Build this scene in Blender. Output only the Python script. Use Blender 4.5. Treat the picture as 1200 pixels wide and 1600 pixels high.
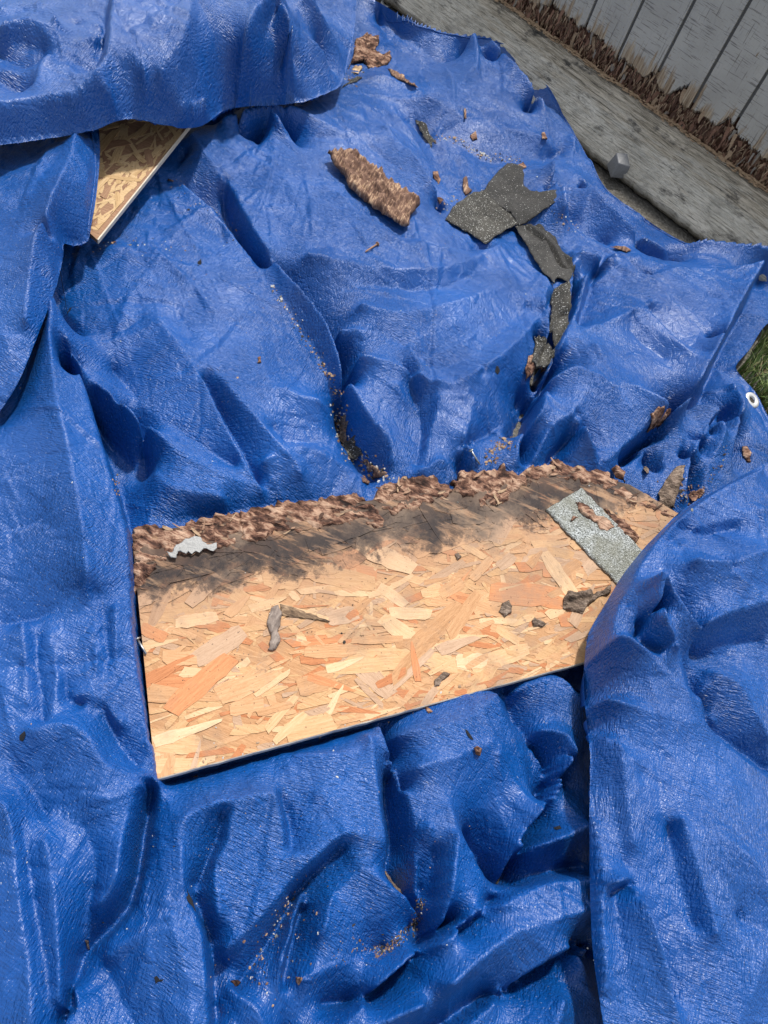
import bpy, math, random
import numpy as np
from mathutils import Vector, Matrix

for o in list(bpy.data.objects): bpy.data.objects.remove(o)
SC = bpy.context.scene
COL = SC.collection

# ------------------------------------------------------------------ camera
F = 1200.0; CH = 1.45
def nrm(v): v = np.asarray(v, float); return v/np.linalg.norm(v)
_d = nrm([(270-600)/F, -(1600-800)/F, -1.0]); _z = -_d
_v = np.array([0, 0, -1.0]); _y = nrm(_v-(_v@_z)*_z); _x = np.cross(_y, _z)
RW = np.array([_x, _y, _z])                     # camera -> world
CP = np.array([0, 0, CH])
cam = bpy.data.cameras.new('camera'); co = bpy.data.objects.new('camera', cam); COL.objects.link(co)
M4 = Matrix([list(RW[0])+[0], list(RW[1])+[0], list(RW[2])+[CH], [0, 0, 0, 1]])
co.matrix_world = M4
cam.sensor_fit = 'VERTICAL'; cam.sensor_height = 32; cam.sensor_width = 24; cam.lens = F/1600*32
cam.clip_start = .02; cam.clip_end = 300
SC.camera = co

# ------------------------------------------------------------------ light
SUN_AZ = nrm([-.02, 1.0]); EL = math.radians(63)
w = bpy.data.worlds.new('World'); SC.world = w; w.use_nodes = True
nt = w.node_tree; bg = nt.nodes['Background']
sky = nt.nodes.new('ShaderNodeTexSky'); sky.sky_type = 'NISHITA'; sky.sun_disc = False
sky.sun_elevation = EL; sky.sun_rotation = math.atan2(SUN_AZ[0], SUN_AZ[1])
sky.dust_density = 1.5; sky.air_density = 1.0
# thin bright cloud: the blue of the clear-sky model is washed towards white
hs = nt.nodes.new('ShaderNodeHueSaturation'); hs.inputs['Saturation'].default_value = .28
nt.links.new(sky.outputs[0], hs.inputs['Color']); nt.links.new(hs.outputs[0], bg.inputs[0]); bg.inputs[1].default_value = .15
sl = bpy.data.lights.new('sun', 'SUN'); sl.energy = 2.8; sl.angle = math.radians(4); sl.color = (1, .95, .88)
so = bpy.data.objects.new('sun', sl); COL.objects.link(so)
sd = Vector((SUN_AZ[0]*math.cos(EL), SUN_AZ[1]*math.cos(EL), math.sin(EL)))
so.rotation_euler = sd.to_track_quat('Z', 'Y').to_euler(); so.location = (2, -1, 4)
SC.view_settings.view_transform = 'Standard'; SC.view_settings.look = 'None'
SC.view_settings.exposure = .55; SC.view_settings.gamma = 1

# ------------------------------------------------------------------ helpers
def pix(px, py, h=0.0):
    px = np.asarray(px, float); py = np.asarray(py, float); h = np.asarray(h, float)
    r = np.stack([(px-600)/F, -(py-800)/F, -np.ones_like(px)], -1)@RW.T
    t = (h-CH)/r[..., 2]
    return CP+t[..., None]*r
def tag(o, label=None, cat=None, group=None, kind=None):
    if label: o['label'] = label
    if cat: o['category'] = cat
    if group: o['group'] = group
    if kind: o['kind'] = kind
    return o
def empty(name, loc, **k):
    o = bpy.data.objects.new(name, None); COL.objects.link(o); o.location = loc; o.empty_display_size = .05
    return tag(o, **k)
def link(name, me, mat=None, parent=None):
    o = bpy.data.objects.new(name, me); COL.objects.link(o)
    if mat and not me.materials: me.materials.append(mat)
    if parent:
        o.parent = parent; o.matrix_parent_inverse = Matrix.Identity(4)
        o.location = -Vector(parent.location)
    return o
def mesh(name, V, Fc, smooth=True):
    me = bpy.data.meshes.new(name)
    V = np.asarray(V, np.float32)
    if isinstance(Fc, np.ndarray):
        n = Fc.shape[1]; m = len(Fc)
        me.vertices.add(len(V)); me.vertices.foreach_set('co', V.ravel())
        me.loops.add(m*n); me.loops.foreach_set('vertex_index', Fc.astype(np.int32).ravel())
        me.polygons.add(m); me.polygons.foreach_set('loop_start', np.arange(0, m*n, n, dtype=np.int32))
        me.update(calc_edges=True)
    else:
        me.from_pydata([tuple(map(float, v)) for v in V], [], Fc); me.update()
    if smooth: me.polygons.foreach_set('use_smooth', np.ones(len(me.polygons), bool))
    return me
_lat = {}
def vnoise(x, y, seed=0):
    rs = np.random.RandomState(seed+7)
    L = _lat.setdefault(seed, rs.rand(256, 256)*2*math.pi)
    xi = np.floor(x).astype(int); yi = np.floor(y).astype(int); fx = x-xi; fy = y-yi
    def g(ix, iy, dx, dy):
        a = L[ix & 255, iy & 255]; return np.cos(a)*dx+np.sin(a)*dy
    u = fx*fx*fx*(fx*(fx*6-15)+10); v = fy*fy*fy*(fy*(fy*6-15)+10)
    a = g(xi, yi, fx, fy); b = g(xi+1, yi, fx-1, fy); c = g(xi, yi+1, fx, fy-1); d = g(xi+1, yi+1, fx-1, fy-1)
    return ((a+(b-a)*u)+((c+(d-c)*u)-(a+(b-a)*u))*v)*1.5
def inpoly(x, y, poly):
    r = np.zeros(x.shape, bool); n = len(poly)
    for i in range(n):
        x0, y0 = poly[i][:2]; x1, y1 = poly[(i+1) % n][:2]
        if y0 == y1: continue
        c = ((y0 > y) != (y1 > y)) & (x < (x1-x0)*(y-y0)/(y1-y0)+x0)
        r ^= c
    return r
def nearest(x, y, poly, hs=None):
    bx = x.copy(); by = y.copy(); bd = np.full(x.shape, 1e9); n = len(poly); bh = np.zeros(x.shape)
    for i in range(n):
        a = np.array(poly[i][:2]); b = np.array(poly[(i+1) % n][:2]); d = b-a; L = d@d+1e-12
        t = np.clip(((x-a[0])*d[0]+(y-a[1])*d[1])/L, 0, 1)
        qx = a[0]+t*d[0]; qy = a[1]+t*d[1]; dd = (qx-x)**2+(qy-y)**2
        m = dd < bd; bd[m] = dd[m]; bx[m] = qx[m]; by[m] = qy[m]
        if hs is not None: bh[m] = (hs[i]+t*(hs[(i+1) % n]-hs[i]))[m]
    if hs is not None: return bx, by, bh
    return bx, by, np.sqrt(bd)
def curve(pts, step=8, closed=False):
    """Catmull-Rom through (px,py,h)"""
    P = np.array(pts, float); n = len(P); out = []
    rng = range(n) if closed else range(n-1)
    for i in rng:
        p1 = P[i]; p2 = P[(i+1) % n]
        p0 = P[i-1] if (i > 0 or closed) else 2*p1-p2
        p3 = P[(i+2) % n] if (i+2 < n or closed) else 2*p2-p1
        k = max(2, int(np.hypot(*(p2-p1)[:2])/step))
        for j in range(k):
            t = j/k
            # centripetal-ish: damp tangents
            m1 = (p2-p0)*.42; m2 = (p3-p1)*.42
            d12 = np.hypot(*(p2-p1)[:2])
            for m in (m1, m2):
                L = np.hypot(m[0], m[1])
                if L > d12: m *= d12/L
            out.append((2*t**3-3*t**2+1)*p1+(t**3-2*t**2+t)*m1+(-2*t**3+3*t**2)*p2+(t**3-t**2)*m2)
    if not closed: out.append(P[-1])
    return np.array(out)
def jag(pts, amp, step=5, seed=0, closed=True):
    """ragged outline in pixels"""
    c = curve(pts, step, closed) if amp < 0 else None
    P = np.array(pts, float); n = len(P); rs = np.random.RandomState(seed); out = []
    for i in range(n if closed else n-1):
        a = P[i]; b = P[(i+1) % n]; k = max(1, int(np.hypot(*(b-a)[:2])/step))
        nn = np.array([-(b-a)[1], (b-a)[0]]); nn = nn/(np.linalg.norm(nn)+1e-9)
        for j in range(k):
            q = a+(b-a)*j/k; q = q.copy()
            q[:2] += nn*rs.normal(0, amp)+rs.normal(0, amp*.3, 2); out.append(q)
    return np.array(out)

def bsample(Z, gx, gy):
    gx = np.clip(gx, 1, Z.shape[1]-2.001); gy = np.clip(gy, 1, Z.shape[0]-2.001)
    ix = gx.astype(int); iy = gy.astype(int); fx = gx-ix; fy = gy-iy
    def wts(f): return ((1-f)**3/6, (3*f**3-6*f*f+4)/6, (-3*f**3+3*f*f+3*f+1)/6, f**3/6)
    wx = wts(fx); wy = wts(fy); r = 0
    for j in range(4):
        yy = np.clip(iy+j-1, 0, Z.shape[0]-1)
        for i in range(4): r = r+Z[yy, np.clip(ix+i-1, 0, Z.shape[1]-1)]*wx[i]*wy[j]
    return r
class Field:
    """Sheet height over world xy, membrane-interpolated between fold lines."""
    def __init__(s, lines, ext, res=.008, base=.06, smooth=1.0, exag=1.4, far=.0):
        x0, x1, y0, y1 = ext; s.ext = ext; s.res = res
        nx = int((x1-x0)/res)+1; ny = int((y1-y0)/res)+1
        S = np.zeros((ny, nx)); W = np.zeros((ny, nx))
        for ln in lines:
            c = curve(ln, 4); p = pix(c[:, 0], c[:, 1], c[:, 2])
            q = []
            for a, b in zip(p[:-1], p[1:]):
                k = max(1, int(np.hypot(*(b-a)[:2])/res*1.5))
                for j in range(k): q.append(a+(b-a)*j/k)
            q.append(p[-1]); q = np.array(q)
            ix = np.round((q[:, 0]-x0)/res).astype(int); iy = np.round((q[:, 1]-y0)/res).astype(int)
            m = (ix >= 0) & (ix < nx) & (iy >= 0) & (iy < ny)
            np.add.at(S, (iy[m], ix[m]), q[m, 2]); np.add.at(W, (iy[m], ix[m]), 1)
        for k in (0, -1):
            e = W[k] == 0; S[k, e] = base; W[k, e] = 1
            e = W[:, k] == 0; S[e, k] = base; W[e, k] = 1
        lv = [(S, W)]
        while min(lv[-1][0].shape) > 12:
            A, B = lv[-1]; h, ww = A.shape; h2 = (h+1)//2*2; w2 = (ww+1)//2*2
            A2 = np.zeros((h2, w2)); B2 = np.zeros((h2, w2)); A2[:h, :ww] = A; B2[:h, :ww] = B
            m = B2 > 0; A2[m] /= B2[m]; B2[m] = 1; A2 *= m
            A2 = A2.reshape(h2//2, 2, w2//2, 2).sum((1, 3)); B2 = B2.reshape(h2//2, 2, w2//2, 2).sum((1, 3))
            lv.append((A2, B2))
        Z = None
        for A, B in reversed(lv):
            m = B > 0; T = np.where(m, A/np.maximum(B, 1), 0)
            if Z is None: Z = np.full(A.shape, base)
            else:
                Z = np.repeat(np.repeat(Z, 2, 0), 2, 1)[:A.shape[0], :A.shape[1]]
            Z = np.where(m, T, Z)
            for it in range(55):
                Pd = np.pad(Z, 1, mode='edge')
                N = (Pd[:-2, 1:-1]+Pd[2:, 1:-1]+Pd[1:-1, :-2]+Pd[1:-1, 2:])*.25
                Z = np.where(m, T, N)
        def blur(Z, n):
            for it in range(n):
                Pd = np.pad(Z, 1, mode='edge')
                Z = .5*Z+.125*(Pd[:-2, 1:-1]+Pd[2:, 1:-1]+Pd[1:-1, :-2]+Pd[1:-1, 2:])
            return Z
        s.Z = blur(Z, 1)
        k = int(.03/res); h, ww = Z.shape; hh = h//k*k; w2 = ww//k*k
        lo = blur(Z[:hh, :w2].reshape(hh//k, k, w2//k, k).mean((1, 3)), 10)
        lo = np.repeat(np.repeat(lo, k, 0), k, 1); lo = np.pad(lo, ((0, h-hh), (0, ww-w2)), mode='edge'); s.soft = blur(lo, 30)
        yy = np.clip(y0+np.arange(ny)*res-.7, 0, 2.3)[:, None]; s.Z = s.soft+(exag+far*yy)*(s.Z-s.soft)
    def at(s, x, y, soft=False):
        Z = s.soft if soft else s.Z
        return bsample(Z, (x-s.ext[0])/s.res, (y-s.ext[2])/s.res)
_cr = None
def creases():
    global _cr
    res = .0025; x0, y0 = -2.6, -.6; nx, ny = 2240, 2400
    Z = np.zeros((ny, nx)); rs = np.random.RandomState(5)
    for i in range(12500):
        cx = rs.uniform(-2.4, 2.6); cy = rs.uniform(-.5, 5.2)
        L = rs.uniform(.04, .18)*(2 if i % 6 == 0 else 1); wd = rs.uniform(.005, .026); a = rs.choice([-1, 1], p=[.35, .65])*wd*(rs.uniform(.10, .30) if i % 4 else rs.uniform(.3, .5))
        if i > 3800: L = rs.uniform(.015, .075); wd = rs.uniform(.004, .010); a = rs.choice([-1, 1])*wd*rs.uniform(.12, .38)
        if i < 170: L = rs.uniform(.18, .5); wd = rs.uniform(.006, .014); a = rs.choice([-1, 1])*wd*rs.uniform(.22, .42)
        th = rs.normal(-1.0, .6) if rs.rand() < .6 else rs.uniform(0, math.pi)
        R = L+wd*2; i0 = int((cx-R-x0)/res); i1 = int((cx+R-x0)/res); j0 = int((cy-R-y0)/res); j1 = int((cy+R-y0)/res)
        i0 = max(i0, 0); j0 = max(j0, 0); i1 = min(i1, nx); j1 = min(j1, ny)
        if i1-i0 < 3 or j1-j0 < 3: continue
        X, Y = np.meshgrid(x0+np.arange(i0, i1)*res-cx, y0+np.arange(j0, j1)*res-cy)
        u = X*math.cos(th)+Y*math.sin(th); v = -X*math.sin(th)+Y*math.cos(th)
        v = v+rs.uniform(-.6, .6)*u*u*(.25 if i < 170 else 1)
        tp = np.clip(1-np.abs(u)/L, 0, 1); ww = wd*(.35+.65*tp)
        side = np.where(v > 0, ww*rs.uniform(.5, 1), ww*rs.uniform(1.2, 2.5))
        Z[j0:j1, i0:i1] += a*np.clip(1-np.abs(v)/side, 0, 1)*np.sqrt(tp)
    _cr = (Z, res, x0, y0)
def crease_at(x, y):
    if _cr is None: creases()
    Z, res, x0, y0 = _cr
    gx = np.clip((x-x0)/res, 0, Z.shape[1]-2.001); gy = np.clip((y-y0)/res, 0, Z.shape[0]-2.001)
    ix = gx.astype(int); iy = gy.astype(int); fx = gx-ix; fy = gy-iy
    return (Z[iy, ix]*(1-fx)+Z[iy, ix+1]*fx)*(1-fy)+(Z[iy+1, ix]*(1-fx)+Z[iy+1, ix+1]*fx)*fy
def crumple(x, y, amp=1.0, seed=0):
    wx = x+.035*vnoise(x*9, y*9, seed+1); wy = y+.035*vnoise(x*9+50, y*9, seed+2)
    z = np.zeros_like(x)
    mod = .55+.9*np.clip(vnoise(x*2.3, y*2.3, seed+9)+.25, 0, 1)
    for k, (f, a) in enumerate(((6.5, .0035), (14, .0022), (31, .0010), (70, .0004))):
        t = k*1.1+seed; c, s_ = math.cos(t), math.sin(t)
        u = (wx*c+wy*s_)*f; v = (-wx*s_+wy*c)*f*.75
        n = vnoise(u, v, seed+20+k); r = np.abs(n)
        z += a*(-r*1.6+.3)*mod if k % 2 else a*(.3-1.6*r)*mod*np.sign(vnoise(wx*3+9, wy*3, seed+40)*3+1.2)
    z += .0003*np.abs(vnoise(x*140+3, y*95, seed+60))*1.5
    return z*amp+crease_at(x+seed*.013, y)*amp
def smoothclip(x, a, b): t = np.clip((x-a)/(b-a), 0, 1); return t*t*(3-2*t)

LAYERS = []
def sheet(name, lines, outline, mat, parent, exag=1.3, far=0., res=.003, step=2.4, base=.06, amp=1.0, seed=0, smooth=1.0, bounds=None, edge=(), holes=(), margin=0.0):
    """lines: fold lines [(px,py,h)..]; outline: closed [(px,py,h)..] sheet border"""
    oc = curve(outline, 6, True); ow = pix(oc[:, 0], oc[:, 1], oc[:, 2])
    # fray the border a little
    ln = list(lines)+[list(map(tuple, outline))+[tuple(outline[0])]]
    ext = (ow[:, 0].min()-.05, ow[:, 0].max()+.05, ow[:, 1].min()-.05, ow[:, 1].max()+.05)
    fld = Field(ln, ext, res, base, smooth, exag, far)
    poly = ow[:, :2]
    u0, v0, u1, v1 = bounds or (oc[:, 0].min()-60, oc[:, 1].min()-60, oc[:, 0].max()+60, oc[:, 1].max()+90)
    hm = float(np.mean(oc[:, 2]))
    U, Vv = np.meshgrid(np.arange(u0, u1, step), np.arange(v0, v1, step))
    p = pix(U, Vv, hm); X = p[..., 0]; Y = p[..., 1]
    ins = inpoly(X, Y, poly)
    for hp in holes:
        hw = pix(hp[:, 0], hp[:, 1], hp[:, 2])[:, :2]; ins &= ~inpoly(X, Y, hw)
    q = ins[:-1, :-1] | ins[1:, :-1] | ins[:-1, 1:] | ins[1:, 1:]
    nv = np.zeros(X.shape, bool)
    nv[:-1, :-1] |= q; nv[1:, :-1] |= q; nv[:-1, 1:] |= q; nv[1:, 1:] |= q
    out = nv & ~ins
    bx, by, bh = nearest(X[out].copy(), Y[out].copy(), poly, ow[:, 2])
    X[out] = bx; Y[out] = by; BH = np.full(X.shape, np.nan); BH[out] = bh
    idx = -np.ones(X.shape, int); idx[nv] = np.arange(nv.sum())
    x = X[nv]; y = Y[nv]
    z = fld.at(x, y)+crumple(x, y, amp, seed)
    bh = BH[nv]; m_ = ~np.isnan(bh); z[m_] = bh[m_]+.35*crumple(x[m_], y[m_], amp, seed)
    a = idx[:-1, :-1][q]; b = idx[1:, :-1][q]; c = idx[1:, 1:][q]; d = idx[:-1, 1:][q]
    me = mesh(name, np.stack([x, y, z], 1), np.stack([a, b, c, d], 1))
    o = link(name, me, mat, parent)
    LAYERS.append((fld, poly, amp, seed))
    return o, fld
def top(x, y, fine=True):
    x = np.atleast_1d(np.asarray(x, float)); y = np.atleast_1d(np.asarray(y, float)); h = np.zeros_like(x)
    for fld, poly, amp, seed in LAYERS:
        m = inpoly(x, y, poly)
        if m.any():
            z = fld.at(x[m], y[m])+(crumple(x[m], y[m], amp, seed) if fine else 0); h[m] = np.maximum(h[m], z)
    for poly, z in PLATES:
        m = inpoly(x, y, poly); h[m] = np.maximum(h[m], z)
    return h
PLATES = []
_hg = None
def raster():
    global _hg
    res = .005; x0, y0 = -2.0, -.3
    X, Y = np.meshgrid(x0+np.arange(760)*res, y0+np.arange(960)*res)
    Z = top(X.ravel(), Y.ravel()).reshape(X.shape)
    _hg = (Z, res, x0, y0)
def topq(x, y):
    if _hg is None: raster()
    Z, res, x0, y0 = _hg
    gx = np.clip((x-x0)/res, 0, Z.shape[1]-2.001); gy = np.clip((y-y0)/res, 0, Z.shape[0]-2.001)
    ix = gx.astype(int); iy = gy.astype(int); fx = gx-ix; fy = gy-iy
    return (Z[iy, ix]*(1-fx)+Z[iy, ix+1]*fx)*(1-fy)+(Z[iy+1, ix]*(1-fx)+Z[iy+1, ix+1]*fx)*fy
def hit(px, py):
    hs = np.arange(.6, -.02, -.002)
    p = pix(np.full(hs.shape, px), np.full(hs.shape, py), hs)
    t = topq(p[:, 0], p[:, 1]); m = t >= hs; k = np.argmax(m)
    if not m.any(): k = len(hs)-1
    return Vector((p[k, 0], p[k, 1], hs[k]))

# ------------------------------------------------------------------ materials
def newmat(name):
    m = bpy.data.materials.new(name); m.use_nodes = True; t = m.node_tree
    return m, t, t.nodes['Principled BSDF']
class NB:
    def __init__(s, t): s.t = t
    def n(s, typ, **k):
        nd = s.t.nodes.new(typ)
        for a, b in k.items():
            if a == 'ins':
                for i, v in b.items():
                    if isinstance(v, bpy.types.NodeSocket): s.t.links.new(v, nd.inputs[i])
                    else: nd.inputs[i].default_value = v
            else: setattr(nd, a, b)
        return nd
    def noise(s, vec, scale, detail=4, rough=.55, dist=0, out=0):
        return s.n('ShaderNodeTexNoise', ins={'Vector': vec, 'Scale': scale, 'Detail': detail, 'Roughness': rough, 'Distortion': dist}).outputs[out]
    def ramp(s, fac, stops, interp='LINEAR'):
        r = s.n('ShaderNodeValToRGB', ins={0: fac}); cr = r.color_ramp; cr.interpolation = interp
        while len(cr.elements) > 1: cr.elements.remove(cr.elements[-1])
        for i, (p, c) in enumerate(stops):
            e = cr.elements[0] if i == 0 else cr.elements.new(p)
            e.position = p; e.color = (c, c, c, 1) if isinstance(c, (int, float)) else (*c, 1)
        return r.outputs[0]
    def mul(s, a, b, op='MULTIPLY'):
        return s.n('ShaderNodeMath', operation=op, ins={0: a, 1: b}).outputs[0]
    def mix(s, f, a, b, blend='MIX'):
        x = s.n('ShaderNodeMix', data_type='RGBA', blend_type=blend)
        for i, v in ((0, f), (6, a), (7, b)):
            if isinstance(v, bpy.types.NodeSocket): s.t.links.new(v, x.inputs[i])
            else: x.inputs[i].default_value = (*v, 1) if isinstance(v, tuple) and len(v) == 3 else v
        return x.outputs[2]
    def scale(s, vec, sc, rot=(0, 0, 0)):
        return s.n('ShaderNodeMapping', ins={0: vec, 2: rot, 3: sc}).outputs[0]
    def bump(s, h, strength, dist, nrmal=None):
        i = {'Height': h, 'Strength': strength, 'Distance': dist}
        if nrmal: i['Normal'] = nrmal
        return s.n('ShaderNodeBump', ins=i).outputs[0]
    def pos(s): return s.n('ShaderNodeNewGeometry').outputs['Position']
    def obj(s): return s.n('ShaderNodeTexCoord').outputs['Object']

def tarp_material():
    m, t, b = newmat('blue_poly_tarp'); N = NB(t); P = N.pos()
    warp = N.noise(P, 5, 2, .5, out=1)
    Pw = N.n('ShaderNodeVectorMath', operation='MULTIPLY_ADD', ins={0: warp, 1: (.05, .05, .05), 2: P}).outputs[0]
    # woven tapes, both ways
    wv = []
    for ang in (.25, .25+math.pi/2):
        v = N.scale(Pw, (1, 1, 1), (0, 0, ang))
        wv.append(N.n('ShaderNodeTexWave', wave_type='BANDS', bands_direction='X', ins={'Vector': v, 'Scale': 70.0, 'Distortion': 1.2, 'Detail': 1.0, 'Detail Scale': 2.0}).outputs[1])
    weave = N.mul(wv[0], wv[1], 'ADD')
    # leathery wrinkles
    sA = N.noise(N.scale(Pw, (400, 52, 120), (0, 0, .3)), 1.0, 2, .55, .35)
    sB = N.noise(N.scale(Pw, (56, 380, 120), (0, 0, .12)), 1.0, 2, .55, .35)
    mk = N.ramp(N.noise(P, 3.3, 4, .6), [(.44, 0), (.56, 1)])
    n1 = N.n('ShaderNodeMix', data_type='FLOAT', ins={0: mk, 2: sA, 3: sB}).outputs[0]
    n2 = N.noise(N.scale(Pw, (60, 110, 80), (0, 0, -.35)), 1.0, 3, .6, .8)
    v1 = N.n('ShaderNodeTexVoronoi', feature='DISTANCE_TO_EDGE', ins={'Vector': Pw, 'Scale': 34.0}).outputs[0]
    v1 = N.ramp(v1, [(0, 0), (.10, 1)])
    b1 = N.bump(N.mul(n2, N.ramp(N.noise(P, 3.1, 3, .6), [(.4, .3), (.62, 1)])), .6, .006)
    b2 = N.bump(v1, .2, .004, b1)
    md = N.ramp(N.noise(P, 4.5, 3, .6), [(.35, .25), (.6, 1)])
    b3 = N.bump(N.mul(n1, md), 1.0, .0060, b2)
    b4 = N.bump(weave, .16, .0012, b3)
    t.links.new(b4, b.inputs['Normal'])
    f = N.noise(P, 3, 5, .6)
    colr = N.ramp(f, [(.3, (.0015, .055, .245)), (.7, (.003, .080, .33))])
    # pale scuffs, thin dust and rubbed threads
    sc = N.ramp(N.noise(N.scale(Pw, (420, 60, 100), (0, 0, .25)), 1, 3, .6), [(.60, 0), (.75, 1)])
    sc2 = N.ramp(N.noise(N.scale(Pw, (60, 420, 100), (0, 0, .25)), 1, 3, .6), [(.60, 0), (.75, 1)])
    sm = N.mul(N.mul(sc, sc2, 'MAXIMUM'), N.ramp(N.noise(P, 4.2, 3, .6), [(.42, .05), (.65, .4)]))
    colr = N.mix(sm, colr, (.045, .17, .50))
    dust = N.mul(N.ramp(N.noise(P, 2.0, 6, .7), [(.56, 0), (.78, 1)]), .16)
    colr = N.mix(dust, colr, (.16, .18, .25))
    sp = N.ramp(N.noise(P, 330, 2, .5), [(.705, 0), (.73, 1)])
    colr = N.mix(N.mul(sp, .6), colr, (.5, .55, .6))
    t.links.new(colr, b.inputs['Base Color'])
    rg = N.ramp(N.noise(P, 38, 3, .6), [(.3, .28), (.7, .42)])
    t.links.new(rg, b.inputs['Roughness']); b.inputs['IOR'].default_value = 1.5
    b.inputs['Specular IOR Level'].default_value = .55
    return m
def wood_material(name, stops, fib=(14, 160, 60), rot=0.0, bumpd=.002, rough=.8, strength=.7, dark=None, coord='obj'):
    m, t, b = newmat(name); N = NB(t); P = N.obj() if coord == 'obj' else N.pos()
    v = N.scale(P, fib, (0, 0, rot))
    n = N.noise(v, 1, 5, .65, .6); n2 = N.noise(P, 22, 4, .6)
    f = N.mul(N.mul(n, .62), N.mul(n2, .38), 'ADD')
    c = N.ramp(f, stops)
    t.links.new(c, b.inputs['Base Color']); b.inputs['Roughness'].default_value = rough
    b.inputs['Specular IOR Level'].default_value = .25
    t.links.new(N.bump(n, strength, bumpd, N.bump(n2, strength, bumpd*2)), b.inputs['Normal'])
    return m
TARP = tarp_material()
#@@SHEETS
tarp = empty('blue_tarp', (0, 1.0, 0), label='crumpled bright blue woven tarpaulin draped in heavy folds around the chipboard', cat='tarp')
A_ = .0
MAIN_OUT = [(575, -10, .08), (600, 8, .08), (650, 38, .09), (700, 53, .09), (755, 60, .10), (800, 78, .09), (850, 128, .085), (882, 180, .08), (915, 240, .075), (945, 292, .07), (985, 325, .05), (1020, 350, .05), (1070, 379, .09), (1100, 378, .12), (1150, 381, .13), (1200, 388, .13), (1290, 380, .10),
            (1300, 450, .05), (1200, 505, .05), (1172, 545, .05), (1150, 572, .05), (1160, 590, .04), (1180, 612, .04), (1200, 650, .04), (1260, 760, .04), (1450, 850, .03), (1480, 1850, .03), (600, 1880, .04), (-250, 1860, .05), (-320, 800, .05), (-330, -150, .05), (300, -200, .05), (560, -120, .05)]
G = .055
L = []
# --- edges towards the wall
L += [[(590, 12, .05), (640, 60, .05), (690, 95, .05), (735, 80, .06)],
      [(735, 62, .12), (745, 100, .12), (690, 150, .10), (670, 155, .09)],
      [(741, 66, .12), (768, 110, .06), (800, 140, .05), (826, 168, .05), (822, 182, .05)],
      [(765, 70, .12), (800, 110, .12), (835, 150, .11), (860, 190, .09), (862, 215, .08)],
      [(870, 240, .065), (890, 215, .09), (900, 235, .085)], [(876, 240, .06), (840, 215, .10), (760, 195, .085)],
      [(870, 242, .055), (820, 250, .07), (760, 250, .05), (700, 215, .055), (672, 222, .05)],
      [(640, 130, .10), (675, 160, .10), (740, 185, .09)],
      [(560, 130, .06), (600, 120, .09), (650, 145, .09)], [(545, 110, .03), (560, 90, .03), (600, 75, .06)],
      [(590, 25, .035), (620, 70, .04), (670, 100, .05)],
      # folds left of the shingles
      [(545, 150, .10), (590, 175, .105), (640, 190, .06), (670, 220, .04), (700, 300, .04)],
      [(600, 200, .13), (650, 255, .12), (680, 300, .10), (705, 325, .06)],
      [(655, 260, .06), (676, 318, .04), (682, 335, .04)],
      [(870, 300, .08), (865, 265, .10), (855, 310, .07)], [(862, 258, .12), (868, 300, .12)], [(880, 330, .12), (877, 300, .13)],
      [(880, 330, .055), (910, 360, .06), (950, 380, .05)], [(900, 270, .09), (940, 320, .105), (1000, 370, .09), (1040, 390, .08)],
      [(905, 300, .065), (945, 345, .055), (1000, 392, .05), (1060, 410, .06)]]
# --- tongue under the top-left roll, first long ridge and its gully
L += [[(350, 190, .14), (420, 172, .15), (470, 178, .14), (520, 200, .135), (600, 215, .13)],
      [(420, 172, .155), (436, 200, .15), (450, 213, .13), (470, 240, .13), (510, 265, .12)],
      [(395, 222, .07), (440, 218, .055), (455, 235, .09)], [(330, 195, .08), (370, 215, .08), (400, 228, .075)],
      [(300, 207, .13), (345, 228, .14), (400, 245, .13), (460, 250, .13)],
      [(298, 210, .14), (318, 240, .14), (345, 275, .13), (362, 300, .12), (400, 370, .13), (440, 425, .14), (480, 470, .15), (512, 515, .155), (528, 560, .15), (548, 610, .13), (580, 660, .12), (608, 690, .11), (612, 725, .10)],
      [(350, 283, .12), (352, 320, .07), (372, 370, .065), (395, 410, .06), (425, 450, .055), (462, 500, .05), (500, 560, .04), (522, 600, .035), (528, 640, .03), (540, 690, .03), (565, 730, .03), (585, 752, .03)],
      [(262, 270, .10), (300, 300, .085), (345, 335, .065)], [(290, 240, .10), (262, 275, .10), (190, 360, .10), (150, 380, .095)],
      [(285, 290, .12), (330, 330, .12), (380, 390, .12), (440, 470, .12), (490, 545, .115), (512, 590, .11), (522, 625, .08)],
      [(345, 355, .115), (350, 380, .11)], [(150, 385, .10), (220, 385, .12), (300, 370, .125)]]
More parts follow.
